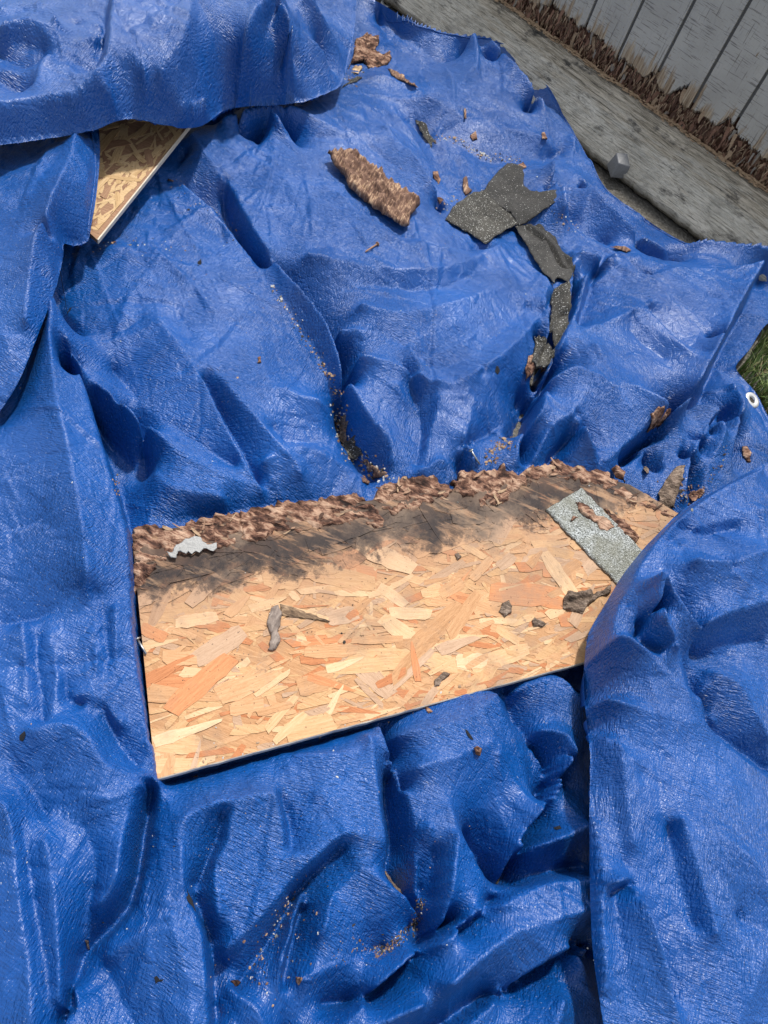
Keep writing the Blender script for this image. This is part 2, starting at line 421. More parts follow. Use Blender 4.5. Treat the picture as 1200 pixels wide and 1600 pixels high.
# --- central plateau
L += [[(420, 280, .135), (520, 300, .14), (600, 370, .15), (700, 390, .15)],
      [(560, 330, .13), (640, 372, .12), (700, 385, .12), (760, 392, .06)],
      [(480, 400, .15), (600, 420, .16), (690, 420, .155), (760, 395, .12), (800, 375, .07)],
      [(560, 440, .145), (640, 450, .140), (700, 446, .138), (770, 410, .12), (810, 400, .09)],
      [(560, 480, .165), (640, 490, .17), (720, 470, .165), (820, 440, .12)],
      [(525, 522, .15), (600, 520, .15), (680, 572, .142), (740, 550, .145), (825, 480, .12)],
      [(560, 560, .16), (620, 570, .16), (700, 600, .17), (780, 560, .16), (840, 500, .13), (862, 470, .10)],
      [(640, 535, .165), (655, 570, .165), (700, 640, .15), (740, 720, .125)], [(625, 560, .15), (650, 620, .12), (660, 680, .10), (650, 730, .095)],
      [(620, 600, .15), (640, 650, .11), (638, 720, .10)], [(690, 620, .16), (670, 680, .13), (665, 735, .11)],
      [(725, 700, .135), (745, 600, .155), (755, 580, .15)], [(735, 700, .115), (755, 625, .14), (765, 590, .145)],
      [(715, 745, .075), (725, 700, .10), (790, 660, .08), (812, 620, .05)], [(655, 738, .12), (690, 722, .125), (720, 745, .08)],
      [(715, 700, .12), (770, 680, .10), (808, 640, .06)],
      [(850, 380, .10), (862, 420, .10), (850, 470, .14), (858, 520, .12), (838, 560, .11), (822, 600, .10)]]
V2 = [(700, 325, .05), (760, 350, .055), (808, 360, .05), (838, 375, .045), (868, 420, .045), (884, 480, .035), (872, 530, .03), (850, 560, .02), (832, 590, .015), (828, 630, .015), (806, 690, .03), (795, 720, .03)]
L += [V2]
# --- left middle: hump, ridges and pockets
L += [[(110, 400, .09), (150, 400, .10), (180, 388, .12), (260, 400, .13), (330, 450, .13), (400, 500, .13)],
      [(92, 470, .06), (120, 500, .09), (160, 520, .10)],
      [(235, 480, .13), (255, 510, .145), (282, 545, .15), (320, 600, .145), (352, 665, .13), (385, 725, .12), (410, 768, .10)],
      [(255, 465, .13), (285, 500, .125), (295, 530, .13)],
      [(318, 600, .12), (345, 650, .10), (380, 710, .09), (405, 765, .08)],
      [(300, 540, .145), (360, 610, .15), (430, 690, .14), (470, 740, .12)], [(400, 560, .14), (440, 610, .145), (500, 630, .13), (520, 650, .08)],
      [(425, 670, .12), (450, 690, .11), (520, 690, .09), (545, 700, .05)], [(410, 720, .13), (470, 700, .13), (540, 730, .09), (575, 752, .05)],
      [(112, 563, .13), (150, 600, .13), (195, 635, .135), (232, 672, .135), (290, 715, .13), (350, 745, .12), (395, 755, .10)],
      [(105, 600, .06), (140, 650, .045), (190, 705, .04), (228, 745, .045), (222, 690, .05), (190, 655, .06)],
      [(175, 575, .085), (235, 640, .095), (300, 685, .10), (370, 730, .095)],
      [(240, 740, .10), (270, 765, .115), (350, 780, .11)], [(185, 730, .045), (200, 790, .05), (206, 815, .06)]]
# --- left column (upright fold left of the board)
L += [[(82, 468, .19), (100, 520, .18), (122, 570, .175), (146, 650, .17), (162, 705, .17), (184, 780, .17), (200, 840, .165), (206, 910, .155), (210, 1000, .15), (222, 1080, .14), (236, 1160, .13), (246, 1212, .115)],
      [(90, 470, .06), (112, 545, .06)], [(150, 655, .06), (166, 708, .05), (190, 780, .05), (209, 850, .06)],
      [(213, 900, .07), (218, 1000, .07), (230, 1080, .07), (244, 1160, .07), (254, 1214, .07)],
      [(80, 480, .20), (85, 600, .215), (110, 720, .22), (130, 830, .22), (136, 900, .215), (130, 925, .19)],
      [(0, 660, .14), (20, 640, .14), (50, 560, .14), (75, 490, .16)], [(-100, 900, .14), (0, 850, .155), (50, 820, .17), (90, 830, .19)],
      [(0, 975, .13), (60, 965, .14), (130, 920, .18)], [(150, 930, .17), (152, 1000, .165), (150, 1040, .16)],
      [(35, 970, .16), (40, 1040, .155), (45, 1100, .15)], [(55, 985, .147), (62, 1060, .14), (68, 1130, .135)], [(75, 990, .16), (90, 1060, .155), (80, 1120, .15)],
      [(182, 950, .175), (180, 1010, .165), (182, 1040, .155)], [(165, 960, .16), (170, 1030, .15)],
      [(-60, 1050, .14), (40, 1043, .145), (120, 1038, .15), (205, 1030, .15)],
      [(100, 1050, .15), (105, 1090, .135), (130, 1105, .13)], [(110, 1090, .15), (150, 1090, .15), (190, 1130, .15)],
      [(45, 1140, .16), (100, 1132, .17), (135, 1148, .17), (155, 1180, .165), (175, 1205, .16), (220, 1212, .14), (246, 1222, .125)],
      [(160, 1100, .135), (190, 1170, .12), (215, 1200, .12)]]
# --- lower left
L += [[(60, 1150, .16), (68, 1200, .135), (80, 1262, .125)], [(0, 1180, .12), (40, 1220, .125), (70, 1270, .12)],
      [(0, 1250, .16), (20, 1290, .165), (30, 1400, .16), (45, 1500, .15), (50, 1600, .14), (55, 1700, .12)],
      [(35, 1290, .145), (50, 1400, .14), (70, 1500, .13), (80, 1600, .12)], [(70, 1310, .16), (85, 1400, .155), (95, 1500, .14), (100, 1600, .13)],
      [(120, 1240, .15), (170, 1250, .16), (225, 1225, .145)], [(130, 1290, .13), (150, 1350, .12), (130, 1450, .09)],
      [(215, 1235, .14), (190, 1320, .15), (180, 1380, .15), (150, 1420, .13)],
      [(235, 1235, .07), (225, 1300, .06), (212, 1380, .06), (190, 1430, .06), (150, 1472, .055), (125, 1500, .055), (105, 1600, .05)],
      [(252, 1222, .115), (245, 1280, .11), (232, 1350, .11), (215, 1420, .11), (200, 1440, .11), (165, 1475, .10)],
      [(150, 1478, .08), (180, 1540, .09), (210, 1600, .09)], [(160, 1500, .10), (200, 1470, .125), (250, 1450, .14)],
      [(250, 1300, .13), (260, 1400, .14), (275, 1460, .155), (290, 1520, .15), (300, 1600, .14), (305, 1700, .12)],
      [(110, 1540, .11), (130, 1600, .11)], [(-150, 1300, .12), (-120, 1600, .1)]]
# --- box-like fold left of centre
L += [[(256, 1222, .08), (330, 1210, .09), (420, 1186, .095), (500, 1165, .10), (570, 1140, .09)],
      [(262, 1218, .06), (350, 1196, .06), (470, 1163, .06), (575, 1135, .055)],
      [(278, 1292, .155), (298, 1272, .165), (340, 1258, .17), (395, 1245, .175), (428, 1239, .175)],
      [(278, 1292, .155), (283, 1340, .155), (288, 1390, .15)], [(350, 1270, .14), (335, 1320, .115), (312, 1380, .10), (300, 1385, .10)],
      [(365, 1262, .17), (355, 1310, .155), (335, 1360, .14), (340, 1430, .135)],
      [(428, 1239, .175), (440, 1280, .165), (445, 1330, .15)], [(436, 1240, .13), (452, 1290, .12), (455, 1330, .13)],
      [(440, 1345, .155), (490, 1330, .165), (530, 1308, .17), (560, 1303, .17), (590, 1315, .16)],
      [(530, 1308, .165), (490, 1345, .165), (460, 1370, .15), (430, 1405, .14), (390, 1450, .13), (350, 1485, .12)],
      [(535, 1325, .12), (500, 1352, .105), (470, 1385, .085), (440, 1440, .07), (400, 1500, .06), (370, 1540, .06)],
      [(292, 1392, .14), (302, 1420, .15), (315, 1450, .15), (322, 1520, .15), (326, 1600, .14)],
      [(304, 1405, .09), (322, 1450, .085), (332, 1500, .07), (335, 1600, .06)],
      [(350, 1500, .07), (330, 1540, .06)], [(460, 1180, .12), (520, 1180, .145), (560, 1175, .145)], [(500, 1240, .15), (570, 1230, .15)],
      [(545, 1320, .15), (560, 1345, .15), (600, 1380, .15), (640, 1410, .13), (655, 1435, .10)],
      [(472, 1395, .115), (455, 1450, .12), (440, 1500, .11), (436, 1545, .09)], [(440, 1540, .05), (452, 1480, .05), (470, 1420, .06)],
      [(400, 1520, .085), (430, 1490, .08), (447, 1440, .09)], [(520, 1400, .14), (500, 1460, .12)], [(560, 1430, .12), (600, 1435, .12)],
      [(440, 1560, .08), (445, 1620, .05)], [(360, 1545, .09), (400, 1580, .10), (420, 1640, .08)], [(470, 1530, .10), (540, 1500, .10), (600, 1480, .07)],
      [(500, 1570, .05), (560, 1560, .045), (640, 1490, .04), (690, 1440, .05)]]
# --- centre and right hollow below the board
L += [[(575, 1150, .15), (582, 1180, .155), (592, 1250, .15), (600, 1310, .15), (603, 1350, .12)],
      [(588, 1150, .05), (600, 1190, .05), (604, 1250, .06), (612, 1320, .05), (605, 1360, .04), (640, 1420, .035), (655, 1450, .035)],
      [(600, 1195, .09), (615, 1192, .10), (622, 1240, .08)],
      [(592, 1135, .13), (615, 1185, .14), (640, 1255, .13), (652, 1330, .11), (655, 1400, .09)],
      [(620, 1150, .13), (690, 1135, .145), (740, 1120, .145), (775, 1085, .13)],
      [(650, 1200, .155), (720, 1180, .16), (770, 1160, .15)], [(700, 1260, .15), (715, 1300, .145)],
      [(775, 1085, .13), (795, 1140, .12), (830, 1200, .08), (850, 1225, .05)],
      [(785, 1080, .06), (812, 1150, .05), (845, 1210, .035)],
      [(780, 1180, .14), (760, 1260, .10), (750, 1320, .05), (765, 1380, .02)],
      [(850, 1228, .025), (822, 1275, .015), (790, 1340, .01), (770, 1388, .01)],
      [(800, 1080, .10), (870, 1062, .11), (900, 1085, .115), (925, 1100, .10)],
      [(840, 1140, .12), (880, 1150, .125), (900, 1180, .13)], [(815, 1130, .085), (850, 1190, .08), (875, 1200, .10)],
      [(898, 1180, .14), (878, 1225, .135), (845, 1270, .13), (812, 1312, .12), (796, 1350, .10), (790, 1380, .08)],
      [(885, 1185, .10), (868, 1228, .04)],
      [(812, 1325, .12), (860, 1340, .10), (900, 1345, .09), (925, 1350, .08)], [(815, 1322, .12), (860, 1315, .135), (925, 1290, .14)],
      [(800, 1385, .06), (840, 1365, .07), (900, 1355, .07)],
      [(712, 1303, .165), (703, 1380, .16), (694, 1450, .13)],
      [(712, 1303, .165), (735, 1335, .14), (752, 1370, .13), (772, 1397, .12)],
      [(720, 1305, .05), (745, 1335, .03), (762, 1370, .02)], [(680, 1330, .11), (668, 1400, .08), (640, 1450, .05)],
      [(672, 1290, .15), (655, 1330, .11), (655, 1400, .06)],
      [(770, 1405, .10), (740, 1430, .095), (700, 1458, .09)],
      [(530, 1610, .12), (560, 1575, .13), (632, 1508, .15), (700, 1462, .16), (768, 1418, .17), (853, 1380, .16), (930, 1378, .15)],
      [(700, 1540, .175), (800, 1460, .18), (930, 1420, .165)], [(500, 1640, .1), (660, 1570, .17)],
      [(600, 1640, .05), (690, 1600, .075), (770, 1550, .075), (850, 1500, .075), (905, 1480, .07), (940, 1480, .07)],
      [(690, 1640, .12), (740, 1590, .13), (810, 1535, .145), (880, 1490, .155), (930, 1478, .15)], [(850, 1640, .15), (880, 1560, .155)],
      [(905, 1490, .15), (915, 1530, .12), (925, 1600, .10)]]
# --- under the board
L += [[(300, 1150, .05), (600, 1060, .05), (860, 1000, .05)], [(240, 900, .05), (500, 860, .05), (800, 800, .05), (1000, 820, .03)],
      [(880, 1060, .03), (900, 1075, .02), (925, 1085, .03)], [(940, 1000, .03), (950, 1300, .03), (960, 1500, .04)], [(240, 1180, .05), (225, 1000, .05), (215, 880, .05)],
      [(210, 828, .075), (300, 808, .07), (440, 788, .07), (560, 775, .07)]]
# --- right-hand jumble
L += [[(830, 545, .06), (850, 575, .06), (845, 610, .05), (825, 650, .04), (808, 700, .05), (806, 730, .06)],
      [(1180, 428, .17), (1150, 480, .175), (1122, 535, .18), (1098, 580, .18), (1075, 625, .17), (1045, 645, .16)],
      [(1192, 430, .05), (1165, 480, .05), (1135, 535, .04), (1112, 585, .04), (1092, 632, .04), (1060, 655, .05)],
      [(890, 500, .13), (878, 530, .14), (862, 570, .15), (850, 610, .15), (838, 650, .15), (812, 690, .13), (806, 725, .11)],
      [(893, 395, .09), (892, 440, .12), (890, 490, .13)], [(905, 400, .12), (960, 410, .13), (1000, 430, .14), (1070, 420, .15), (1180, 426, .17)],
      [(960, 395, .12), (1010, 430, .12), (1008, 438, .09)], [(930, 440, .10), (960, 420, .12), (1000, 400, .12)],
      [(915, 430, .12), (895, 500, .14)], [(945, 400, .09), (930, 430, .08), (900, 520, .10)],
      [(905, 520, .145), (960, 500, .16), (1000, 480, .155), (1080, 450, .16)], [(1000, 470, .14), (1050, 520, .15), (1100, 560, .165)],
      [(1010, 485, .16), (1060, 540, .175), (1080, 560, .175)], [(930, 540, .17), (960, 590, .18), (1000, 610, .185), (1040, 640, .17)],
      [(985, 490, .145), (990, 520, .145), (1040, 560, .15)],
      [(1040, 650, .15), (1010, 670, .14), (975, 700, .13), (945, 722, .125), (932, 728, .11)],
      [(1045, 660, .045), (1015, 685, .04), (980, 715, .04), (950, 740, .04)],
      [(850, 600, .15), (900, 580, .18), (950, 600, .185), (985, 640, .17)], [(895, 650, .15), (915, 680, .165), (930, 725, .12)],
      [(893, 652, .16), (870, 690, .12), (845, 725, .09)], [(832, 720, .10), (860, 670, .145), (893, 648, .165), (920, 600, .18)],
      [(850, 725, .07), (890, 690, .10), (910, 715, .10)]]
L += [[(1085, 570, .06), (1110, 600, .06), (1145, 620, .06)], [(1060, 640, .10), (1082, 632, .11), (1105, 638, .11), (1118, 645, .11)],
      [(1118, 645, .115), (1100, 680, .11), (1080, 710, .11), (1070, 750, .11), (1068, 778, .10)],
      [(1060, 645, .035), (1085, 660, .02), (1095, 680, .02), (1080, 700, .02)],
      [(1120, 645, .12), (1128, 680, .115), (1115, 710, .10), (1100, 745, .08), (1092, 770, .07)],
      [(1126, 650, .03), (1137, 690, .03), (1128, 740, .02)], [(1145, 600, .08), (1156, 640, .095), (1146, 690, .09), (1140, 740, .08)],
      [(1170, 600, .05), (1175, 680, .06), (1180, 740, .05)],
      [(1060, 650, .11), (1072, 680, .10), (1090, 700, .07), (1078, 712, .06)], [(990, 700, .085), (1030, 690, .10), (1065, 682, .11), (1058, 705, .10), (1035, 725, .09)],
      [(1040, 700, .095), (1036, 730, .10), (1028, 770, .09), (1024, 790, .08)], [(1000, 720, .05), (1020, 745, .06)], [(1012, 735, .09), (1035, 745, .095)],
      [(965, 748, .09), (975, 730, .10), (1010, 705, .09)], [(1046, 740, .015), (1056, 770, .01), (1050, 790, .01), (1068, 790, .015)],
      [(1070, 790, .08), (1090, 770, .09)], [(1180, 570, .04), (1160, 575, .05)]]
m_main, FM = sheet('main_sheet', L, MAIN_OUT, TARP, tarp, seed=3, smooth=1.0, bounds=(-260, -150, 1420, 1800), step=2.05, res=.004, exag=1.4, far=.33)

# --- left fold lying over the second board (D)
DO = [(150, 190, .22), (156, 225, .215), (155, 262, .21), (150, 310, .20), (143, 350, .19), (137, 377, .175), (115, 384, .17), (100, 380, .19), (99, 400, .19), (90, 440, .21), (80, 470, .215), (55, 535, .21), (32, 590, .20), (5, 636, .18), (-60, 700, .14), (-250, 800, .08), (-300, 100, .10), (0, 100, .12), (100, 140, .16)]
LD = [[(118, 205, .27), (112, 240, .275), (90, 290, .285), (70, 340, .285), (55, 375, .28), (48, 420, .27), (40, 500, .25)],
      [(138, 215, .24), (135, 280, .245), (130, 340, .215)], [(0, 270, .20), (40, 250, .21), (90, 225, .22)], [(0, 340, .22), (40, 320, .235)],
      [(60, 372, .245), (72, 372, .23), (80, 378, .25), (98, 378, .22)], [(72, 385, .25), (78, 410, .245), (84, 440, .23)], [(-60, 500, .2), (0, 520, .225), (20, 560, .21)]]
m_D, FD = sheet('left_fold', LD, DO, TARP, tarp, seed=11, amp=.8, base=.15, step=2.2, exag=1.2)

# --- top-left roll hanging over everything (C)
CO = [(-60, 236, 0.270), (0, 227, 0.270), (60, 218, 0.270), (110, 212, 0.270), (150, 203, 0.275), (175, 192, 0.280), (205, 186, 0.280), (250, 194, 0.260), (290, 201, 0.240), (318, 196, 0.225), (335, 183, 0.210), (352, 172, 0.200), (385, 166, 0.190), (440, 164, 0.170), (485, 155, 0.190), (520, 142, 0.175), (532, 134, 0.170), (541, 110, 0.170), (552, 62, 0.180), (556, 20, 0.180), (556, -60, 0.170), (500, -250, 0.100), (100, -260, 0.100), (-300, -100, 0.100), (-320, 150, 0.180)]
LC = [[(-60, 165, 0.350), (0, 160, 0.350), (50, 152, 0.350), (110, 146, 0.355), (150, 138, 0.360), (200, 140, 0.365), (235, 150, 0.360), (275, 151, 0.360)],
      [(-40, 128, 0.310), (0, 128, 0.310), (28, 144, 0.300), (50, 144, 0.310)], [(0, 195, 0.325), (60, 188, 0.325), (110, 180, 0.330), (180, 165, 0.335), (195, 158, 0.345), (240, 170, 0.305), (290, 165, 0.300), (330, 150, 0.270)],
      [(100, 196, 0.305), (150, 185, 0.310), (190, 166, 0.320)],
      [(175, -20, 0.420), (172, 40, 0.415), (170, 75, 0.405), (160, 100, 0.395), (145, 122, 0.380), (110, 145, 0.360)],
      [(165, -20, 0.360), (163, 60, 0.350), (150, 105, 0.345), (135, 122, 0.340)],
      [(440, -30, 0.430), (410, 0, 0.420), (385, 40, 0.410), (350, 85, 0.395), (320, 110, 0.380), (295, 132, 0.370), (275, 151, 0.360)],
      [(300, -30, 0.430), (290, 50, 0.415), (250, 110, 0.380)], [(200, -20, 0.425), (215, 60, 0.410), (225, 110, 0.385)],
      [(430, 22, .355), (400, 72, .34), (368, 110, .325), (335, 136, .31), (302, 158, .305)],
      [(440, 5, .40), (457, 42, .385), (432, 78, .36), (395, 106, .335), (352, 138, .295), (325, 166, .26)],
      [(480, -20, .37), (505, 30, .30), (520, 52, .25)], [(472, 80, .285), (430, 112, .26), (392, 142, .23)],
      [(488, 64, .285), (507, 84, .255), (503, 102, .235), (482, 114, .23)],
      [(492, 76, .225), (515, 110, .185)], [(445, 112, .265), (438, 140, .225)],
      [(118, 40, 0.340), (150, 33, 0.365), (160, 45, 0.360)], [(170, 46, 0.390), (130, 62, 0.370), (90, 82, 0.360), (75, 84, 0.365)],
      [(75, 84, 0.365), (64, 100, 0.360), (55, 130, 0.350), (50, 143, 0.340)], [(75, 84, 0.360), (110, 100, 0.350), (140, 118, 0.345)],
      [(0, 62, 0.340), (40, 72, 0.330), (70, 85, 0.330), (50, 110, 0.305), (0, 90, 0.300)], [(0, 40, 0.370), (50, 30, 0.380), (90, 72, 0.360)],
      [(0, 10, 0.330), (30, 20, 0.320), (60, 0, 0.340)], [(0, 108, 0.330), (30, 115, 0.330), (46, 138, 0.315)], [(85, 20, 0.400), (92, 48, 0.370), (118, 54, 0.360)]]
m_C, FC = sheet('rolled_fold', LC, CO, TARP, tarp, seed=23, amp=1.0, base=.3, step=2.2, exag=1.15, bounds=(-200, -160, 640, 330))

# --- right-hand flap (B)
BO = [(1260, 700, .22), (1200, 722, .225), (1150, 748, .225), (1100, 775, .22), (1062, 800, .21), (1030, 832, .205), (1005, 858, .20), (972, 900, .19), (945, 945, .175), (922, 985, .165), (915, 1015, .16), (912, 1060, .155), (916, 1120, .16), (922, 1180, .19), (921, 1300, .20), (922, 1400, .20), (926, 1480, .20), (938, 1570, .20), (950, 1640, .2), (1000, 1850, .15), (1500, 1850, .10), (1500, 650, .10)]
LB = [[(1190, 735, .26), (1130, 765, .265), (1075, 800, .26), (1035, 835, .26), (1005, 870, .26), (975, 920, .255), (958, 960, .25), (945, 1010, .245), (932, 1060, .24), (925, 1120, .235), (924, 1200, .225)],
      [(1200, 800, .27), (1150, 810, .265), (1100, 820, .26), (1040, 850, .26)], [(1055, 828, .245), (1100, 835, .25), (1150, 825, .25)],
      [(1024, 903, .33), (1008, 918, .30), (990, 938, .27), (972, 950, .25)], [(1006, 952, .25), (992, 985, .24), (985, 1000, .24)],
      [(1024, 903, .33), (1029, 940, .325), (1030, 972, .315), (1045, 995, .305), (1060, 1014, .295)],
      [(1040, 950, .255), (1046, 985, .24), (1062, 1008, .23), (1085, 1022, .225), (1140, 1022, .225)],
      [(1024, 903, .33), (1050, 935, .322), (1070, 960, .315), (1092, 985, .31)], [(1092, 985, .31), (1115, 968, .31), (1150, 955, .305), (1210, 940, .30)],
      [(1100, 1012, .24), (1130, 1005, .235), (1185, 1000, .23)],
      [(1080, 880, .33), (1140, 880, .335), (1210, 860, .32)], [(1060, 850, .28), (1110, 860, .30), (1150, 900, .33)],
      [(985, 965, .27), (1000, 1000, .26), (1030, 1020, .25)], [(960, 1000, .27), (1000, 1015, .275), (1050, 1040, .27)],
      [(1059, 1018, .27), (1075, 1050, .235), (1090, 1095, .22), (1112, 1135, .21), (1150, 1165, .20), (1200, 1200, .19)],
      [(1060, 1040, .265), (1085, 1110, .25), (1130, 1160, .23), (1200, 1215, .21)], [(1108, 1055, .255), (1100, 1090, .245), (1120, 1130, .225)],
      [(1110, 1050, .26), (1150, 1070, .265), (1175, 1110, .25), (1200, 1150, .235)],
      [(945, 1090, .235), (1000, 1110, .25), (1080, 1130, .25)], [(950, 1160, .225), (1040, 1180, .235), (1150, 1240, .235)],
      [(945, 1150, .225), (954, 1230, .22), (968, 1310, .225), (978, 1352, .22)], [(965, 1155, .245), (975, 1230, .24), (990, 1320, .24)],
      [(930, 1250, .225), (936, 1400, .225), (945, 1550, .22)], [(960, 1400, .21), (975, 1500, .215), (990, 1600, .21)],
      [(940, 1385, .225), (960, 1380, .25), (985, 1372, .235)], [(950, 1395, .205), (980, 1385, .21)],
      [(1000, 1380, .255), (1030, 1480, .25), (1060, 1600, .23)], [(1045, 1290, .22), (1060, 1360, .225), (1085, 1450, .22)], [(1065, 1280, .255), (1085, 1350, .25), (1120, 1460, .25)],
      [(980, 1388, .215), (1010, 1460, .21), (1045, 1560, .20)], [(1120, 1300, .25), (1170, 1340, .255), (1210, 1400, .24)], [(1150, 1430, .22), (1190, 1500, .24), (1150, 1600, .22)]]
m_B, FB = sheet('right_flap', LB, BO, TARP, tarp, seed=37, amp=.9, base=.15, step=2.1, exag=1.5, bounds=(880, 640, 1450, 1800))
def ribbon(name, line, r, mat, parent, fld, amp, seed, px=5):
    c = curve(line, px); p = pix(c[:, 0], c[:, 1], c[:, 2]); x = p[:, 0]; y = p[:, 1]
    z = fld.at(x, y)+crumple(x, y, amp, seed)
    Q = np.stack([x, y, z+r*.4], 1); T = np.gradient(Q, axis=0); T /= np.linalg.norm(T, axis=1)[:, None]+1e-9
    S = np.cross(T, [0, 0, 1]); S /= np.linalg.norm(S, axis=1)[:, None]+1e-9; Up = np.cross(S, T)
    V = []; n = 6
    for k in range(n):
        a = 2*math.pi*k/n; V.append(Q+r*1.3*math.cos(a)*S+r*math.sin(a)*Up)
    V = np.stack(V, 1).reshape(-1, 3); m = len(Q); i = np.arange(m-1)
    Fq = np.concatenate([np.stack([i*n+k, i*n+(k+1) % n, (i+1)*n+(k+1) % n, (i+1)*n+k], 1) for k in range(n)])
    return link(name, mesh(name, V, Fq), mat, parent)
for ln, f_, a_, s_ in (([(600, 10, .08), (650, 40, .09), (700, 55, .09), (755, 62, .10), (800, 80, .09), (850, 130, .085), (882, 182, .08), (915, 242, .075), (945, 294, .07), (985, 327, .05), (1020, 352, .05), (1070, 381, .09)], FM, 1.0, 3),
                       ([(143, 206, .22), (150, 262, .21), (146, 310, .20), (138, 370, .175)], FD, .8, 11)):
    ribbon('hem', ln, .002, TARP, tarp, f_, a_, s_)
# ------------------------------------------------------------------ generic rough solids
def patch(name, outline, zfun, mat, parent=None, step=2.2, thick=.006, ew=.004, jg=1.6, seed=0, rough=.001, fib=None, sharp=.5, flat=False):
    """thin solid with ragged outline (pixels + height); zfun(x,y)->underside height"""
    oc = jag(outline, jg, 5, seed); ow = pix(oc[:, 0], oc[:, 1], oc[:, 2]); poly = ow[:, :2]
    u0, v0, u1, v1 = oc[:, 0].min()-8, oc[:, 1].min()-8, oc[:, 0].max()+8, oc[:, 1].max()+8
    U, Vv = np.meshgrid(np.arange(u0, u1, step), np.arange(v0, v1, step)); p = pix(U, Vv, float(oc[:, 2].mean()))
    X = p[..., 0]; Y = p[..., 1]; ins = inpoly(X, Y, poly)
    q = ins[:-1, :-1] | ins[1:, :-1] | ins[:-1, 1:] | ins[1:, 1:]
    nv = np.zeros(X.shape, bool); nv[:-1, :-1] |= q; nv[1:, :-1] |= q; nv[:-1, 1:] |= q; nv[1:, 1:] |= q
    out = nv & ~ins; bx, by, _ = nearest(X[out], Y[out], poly); X[out] = bx; Y[out] = by
    idx = -np.ones(X.shape, int); idx[nv] = np.arange(nv.sum()); x = X[nv]; y = Y[nv]; o_ = out[nv]
    _, _, d = nearest(x.copy(), y.copy(), poly); d[o_] = 0
    zb = zfun(x, y)
    prof = np.clip(d/ew, 0, 1)**sharp
    if fib is not None:
        c, s_ = fib; u = x*c+y*s_; v = -x*s_+y*c
        wv_ = v+.006*vnoise(u*22, v*30, seed+8)
        n = -np.abs(vnoise(u*30+seed, wv_*75, seed+3))*1.5-np.abs(vnoise(u*80, wv_*260, seed+4))*.7+vnoise(u*14, v*26, seed+5)*1.0+.5+.8*np.sign(vnoise(u*30, v*70, seed+9))*np.abs(vnoise(u*30, v*70, seed+9))**.4
    else:
        n = -np.abs(vnoise(x*90+seed, y*90, seed+3))*1.2+vnoise(x*260, y*260, seed+4)*.5+vnoise(x*25, y*25, seed+6)+.3
    zt = zb+thick*prof+rough*n*prof
    zt = np.maximum(zt, zb+.0004)
    N = len(x); ii = np.where(~o_)[0]; bot = np.arange(N); bot[ii] = N+np.arange(len(ii))
    V = np.concatenate([np.stack([x, y, zt], 1), np.stack([x[ii], y[ii], zb[ii]], 1)])
    a = idx[:-1, :-1][q]; b = idx[1:, :-1][q]; c = idx[1:, 1:][q]; e = idx[:-1, 1:][q]
    T = np.stack([a, b, c, e], 1); B = np.stack([bot[a], bot[e], bot[c], bot[b]], 1)
    c0 = np.array([x.mean(), y.mean(), zb.mean()])
    if parent is None: V = V-c0
    me = mesh(name, V, np.concatenate([T, B]), smooth=not flat)
    o = link(name, me, mat, parent)
    if parent is None: o.location = c0
    return o
def drape(lift=.002, stiff=0.0, zr=.1):
    def f(x, y):
        z = np.zeros_like(x)
        for fld, poly, amp, seed in LAYERS:
            m = inpoly(x, y, poly)
            if m.any():
                q = fld.at(x[m], y[m]); q = np.where(q > zr+.06, 0, q); z[m] = np.maximum(z[m], q)
        z = np.clip(np.where(z < zr-.06, zr-.02, z), zr-.05, zr+.05)
        m = z > 0
        if stiff > 0 and m.sum() > 3:
            A = np.stack([x, y, np.ones_like(x)], 1); k = np.linalg.lstsq(A[m], z[m], rcond=None)[0]; pl = A@k
            pl = pl+np.percentile((z-pl)[m], 80); z = stiff*pl+(1-stiff)*z
        return z+lift
    return f
def atpx(pts, extra=.004):
    """give an outline in pixels the height of whatever surface it lies on"""
    r = []
    for px, py in pts:
        h = hit(px, py); r.append((px, py, h.z+extra))
    hm = np.mean([q[2] for q in r])
    return [(a, b, .5*c+.5*hm) for a, b, c in r]

# ------------------------------------------------------------------ the chipboard
ZB = .115
RG = [(.0, (.10, .055, .035)), (.35, (.22, .115, .07)), (.5, (.36, .21, .135)), (.62, (.50, .33, .22)), (.8, (.62, .45, .32))]
ROT = wood_material('rotten_wood', [(.38, (.012, .006, .005)), (.45, (.075, .035, .024)), (.51, (.21, .11, .072)), (.56, (.38, .24, .165)), (.68, (.56, .40, .29))], fib=(30, 90, 60), bumpd=.006, strength=1, coord='pos', rot=-.45)
BARK = wood_material('bark_wood', [(.30, (.025, .015, .012)), (.42, (.10, .055, .04)), (.52, (.20, .115, .08)), (.58, (.42, .28, .18)), (.75, (.58, .43, .29))], fib=(210, 26, 60), rot=-.8, bumpd=.004, strength=1, coord='pos')
GREYBARK = wood_material('grey_bark', [(.34, (.03, .022, .017)), (.46, (.13, .095, .07)), (.55, (.27, .20, .155)), (.68, (.40, .32, .25))], fib=(70, 260, 120), bumpd=.005, strength=1)
PALE = wood_material('pale_splinter', [(.3, (.30, .19, .11)), (.6, (.55, .40, .25)), (.8, (.68, .53, .36))], fib=(30, 140, 60), bumpd=.001, strength=.6)
BO0 = pix(243, 1217, ZB); bu = nrm(pix(915, 1034, ZB)-BO0); bv = np.cross([0, 0, 1], bu)
BPX = [(243, 1217), (1130, 975), (1090, 830), (1062, 803), (985, 757), (900, 735), (700, 765), (440, 800), (206, 834)]
BW = np.array([pix(a, b, ZB)[:2] for a, b in BPX])
0 and print('rot v', [(round(float((pix(a, b, ZB)-BO0)@bu), 3), round(float((pix(a, b, ZB)-BO0)@bv), 3)) for a, b in [(205, 900), (300, 880), (380, 850), (520, 825), (640, 800), (760, 790), (850, 745), (900, 735), (205, 834), (1060, 803)]])
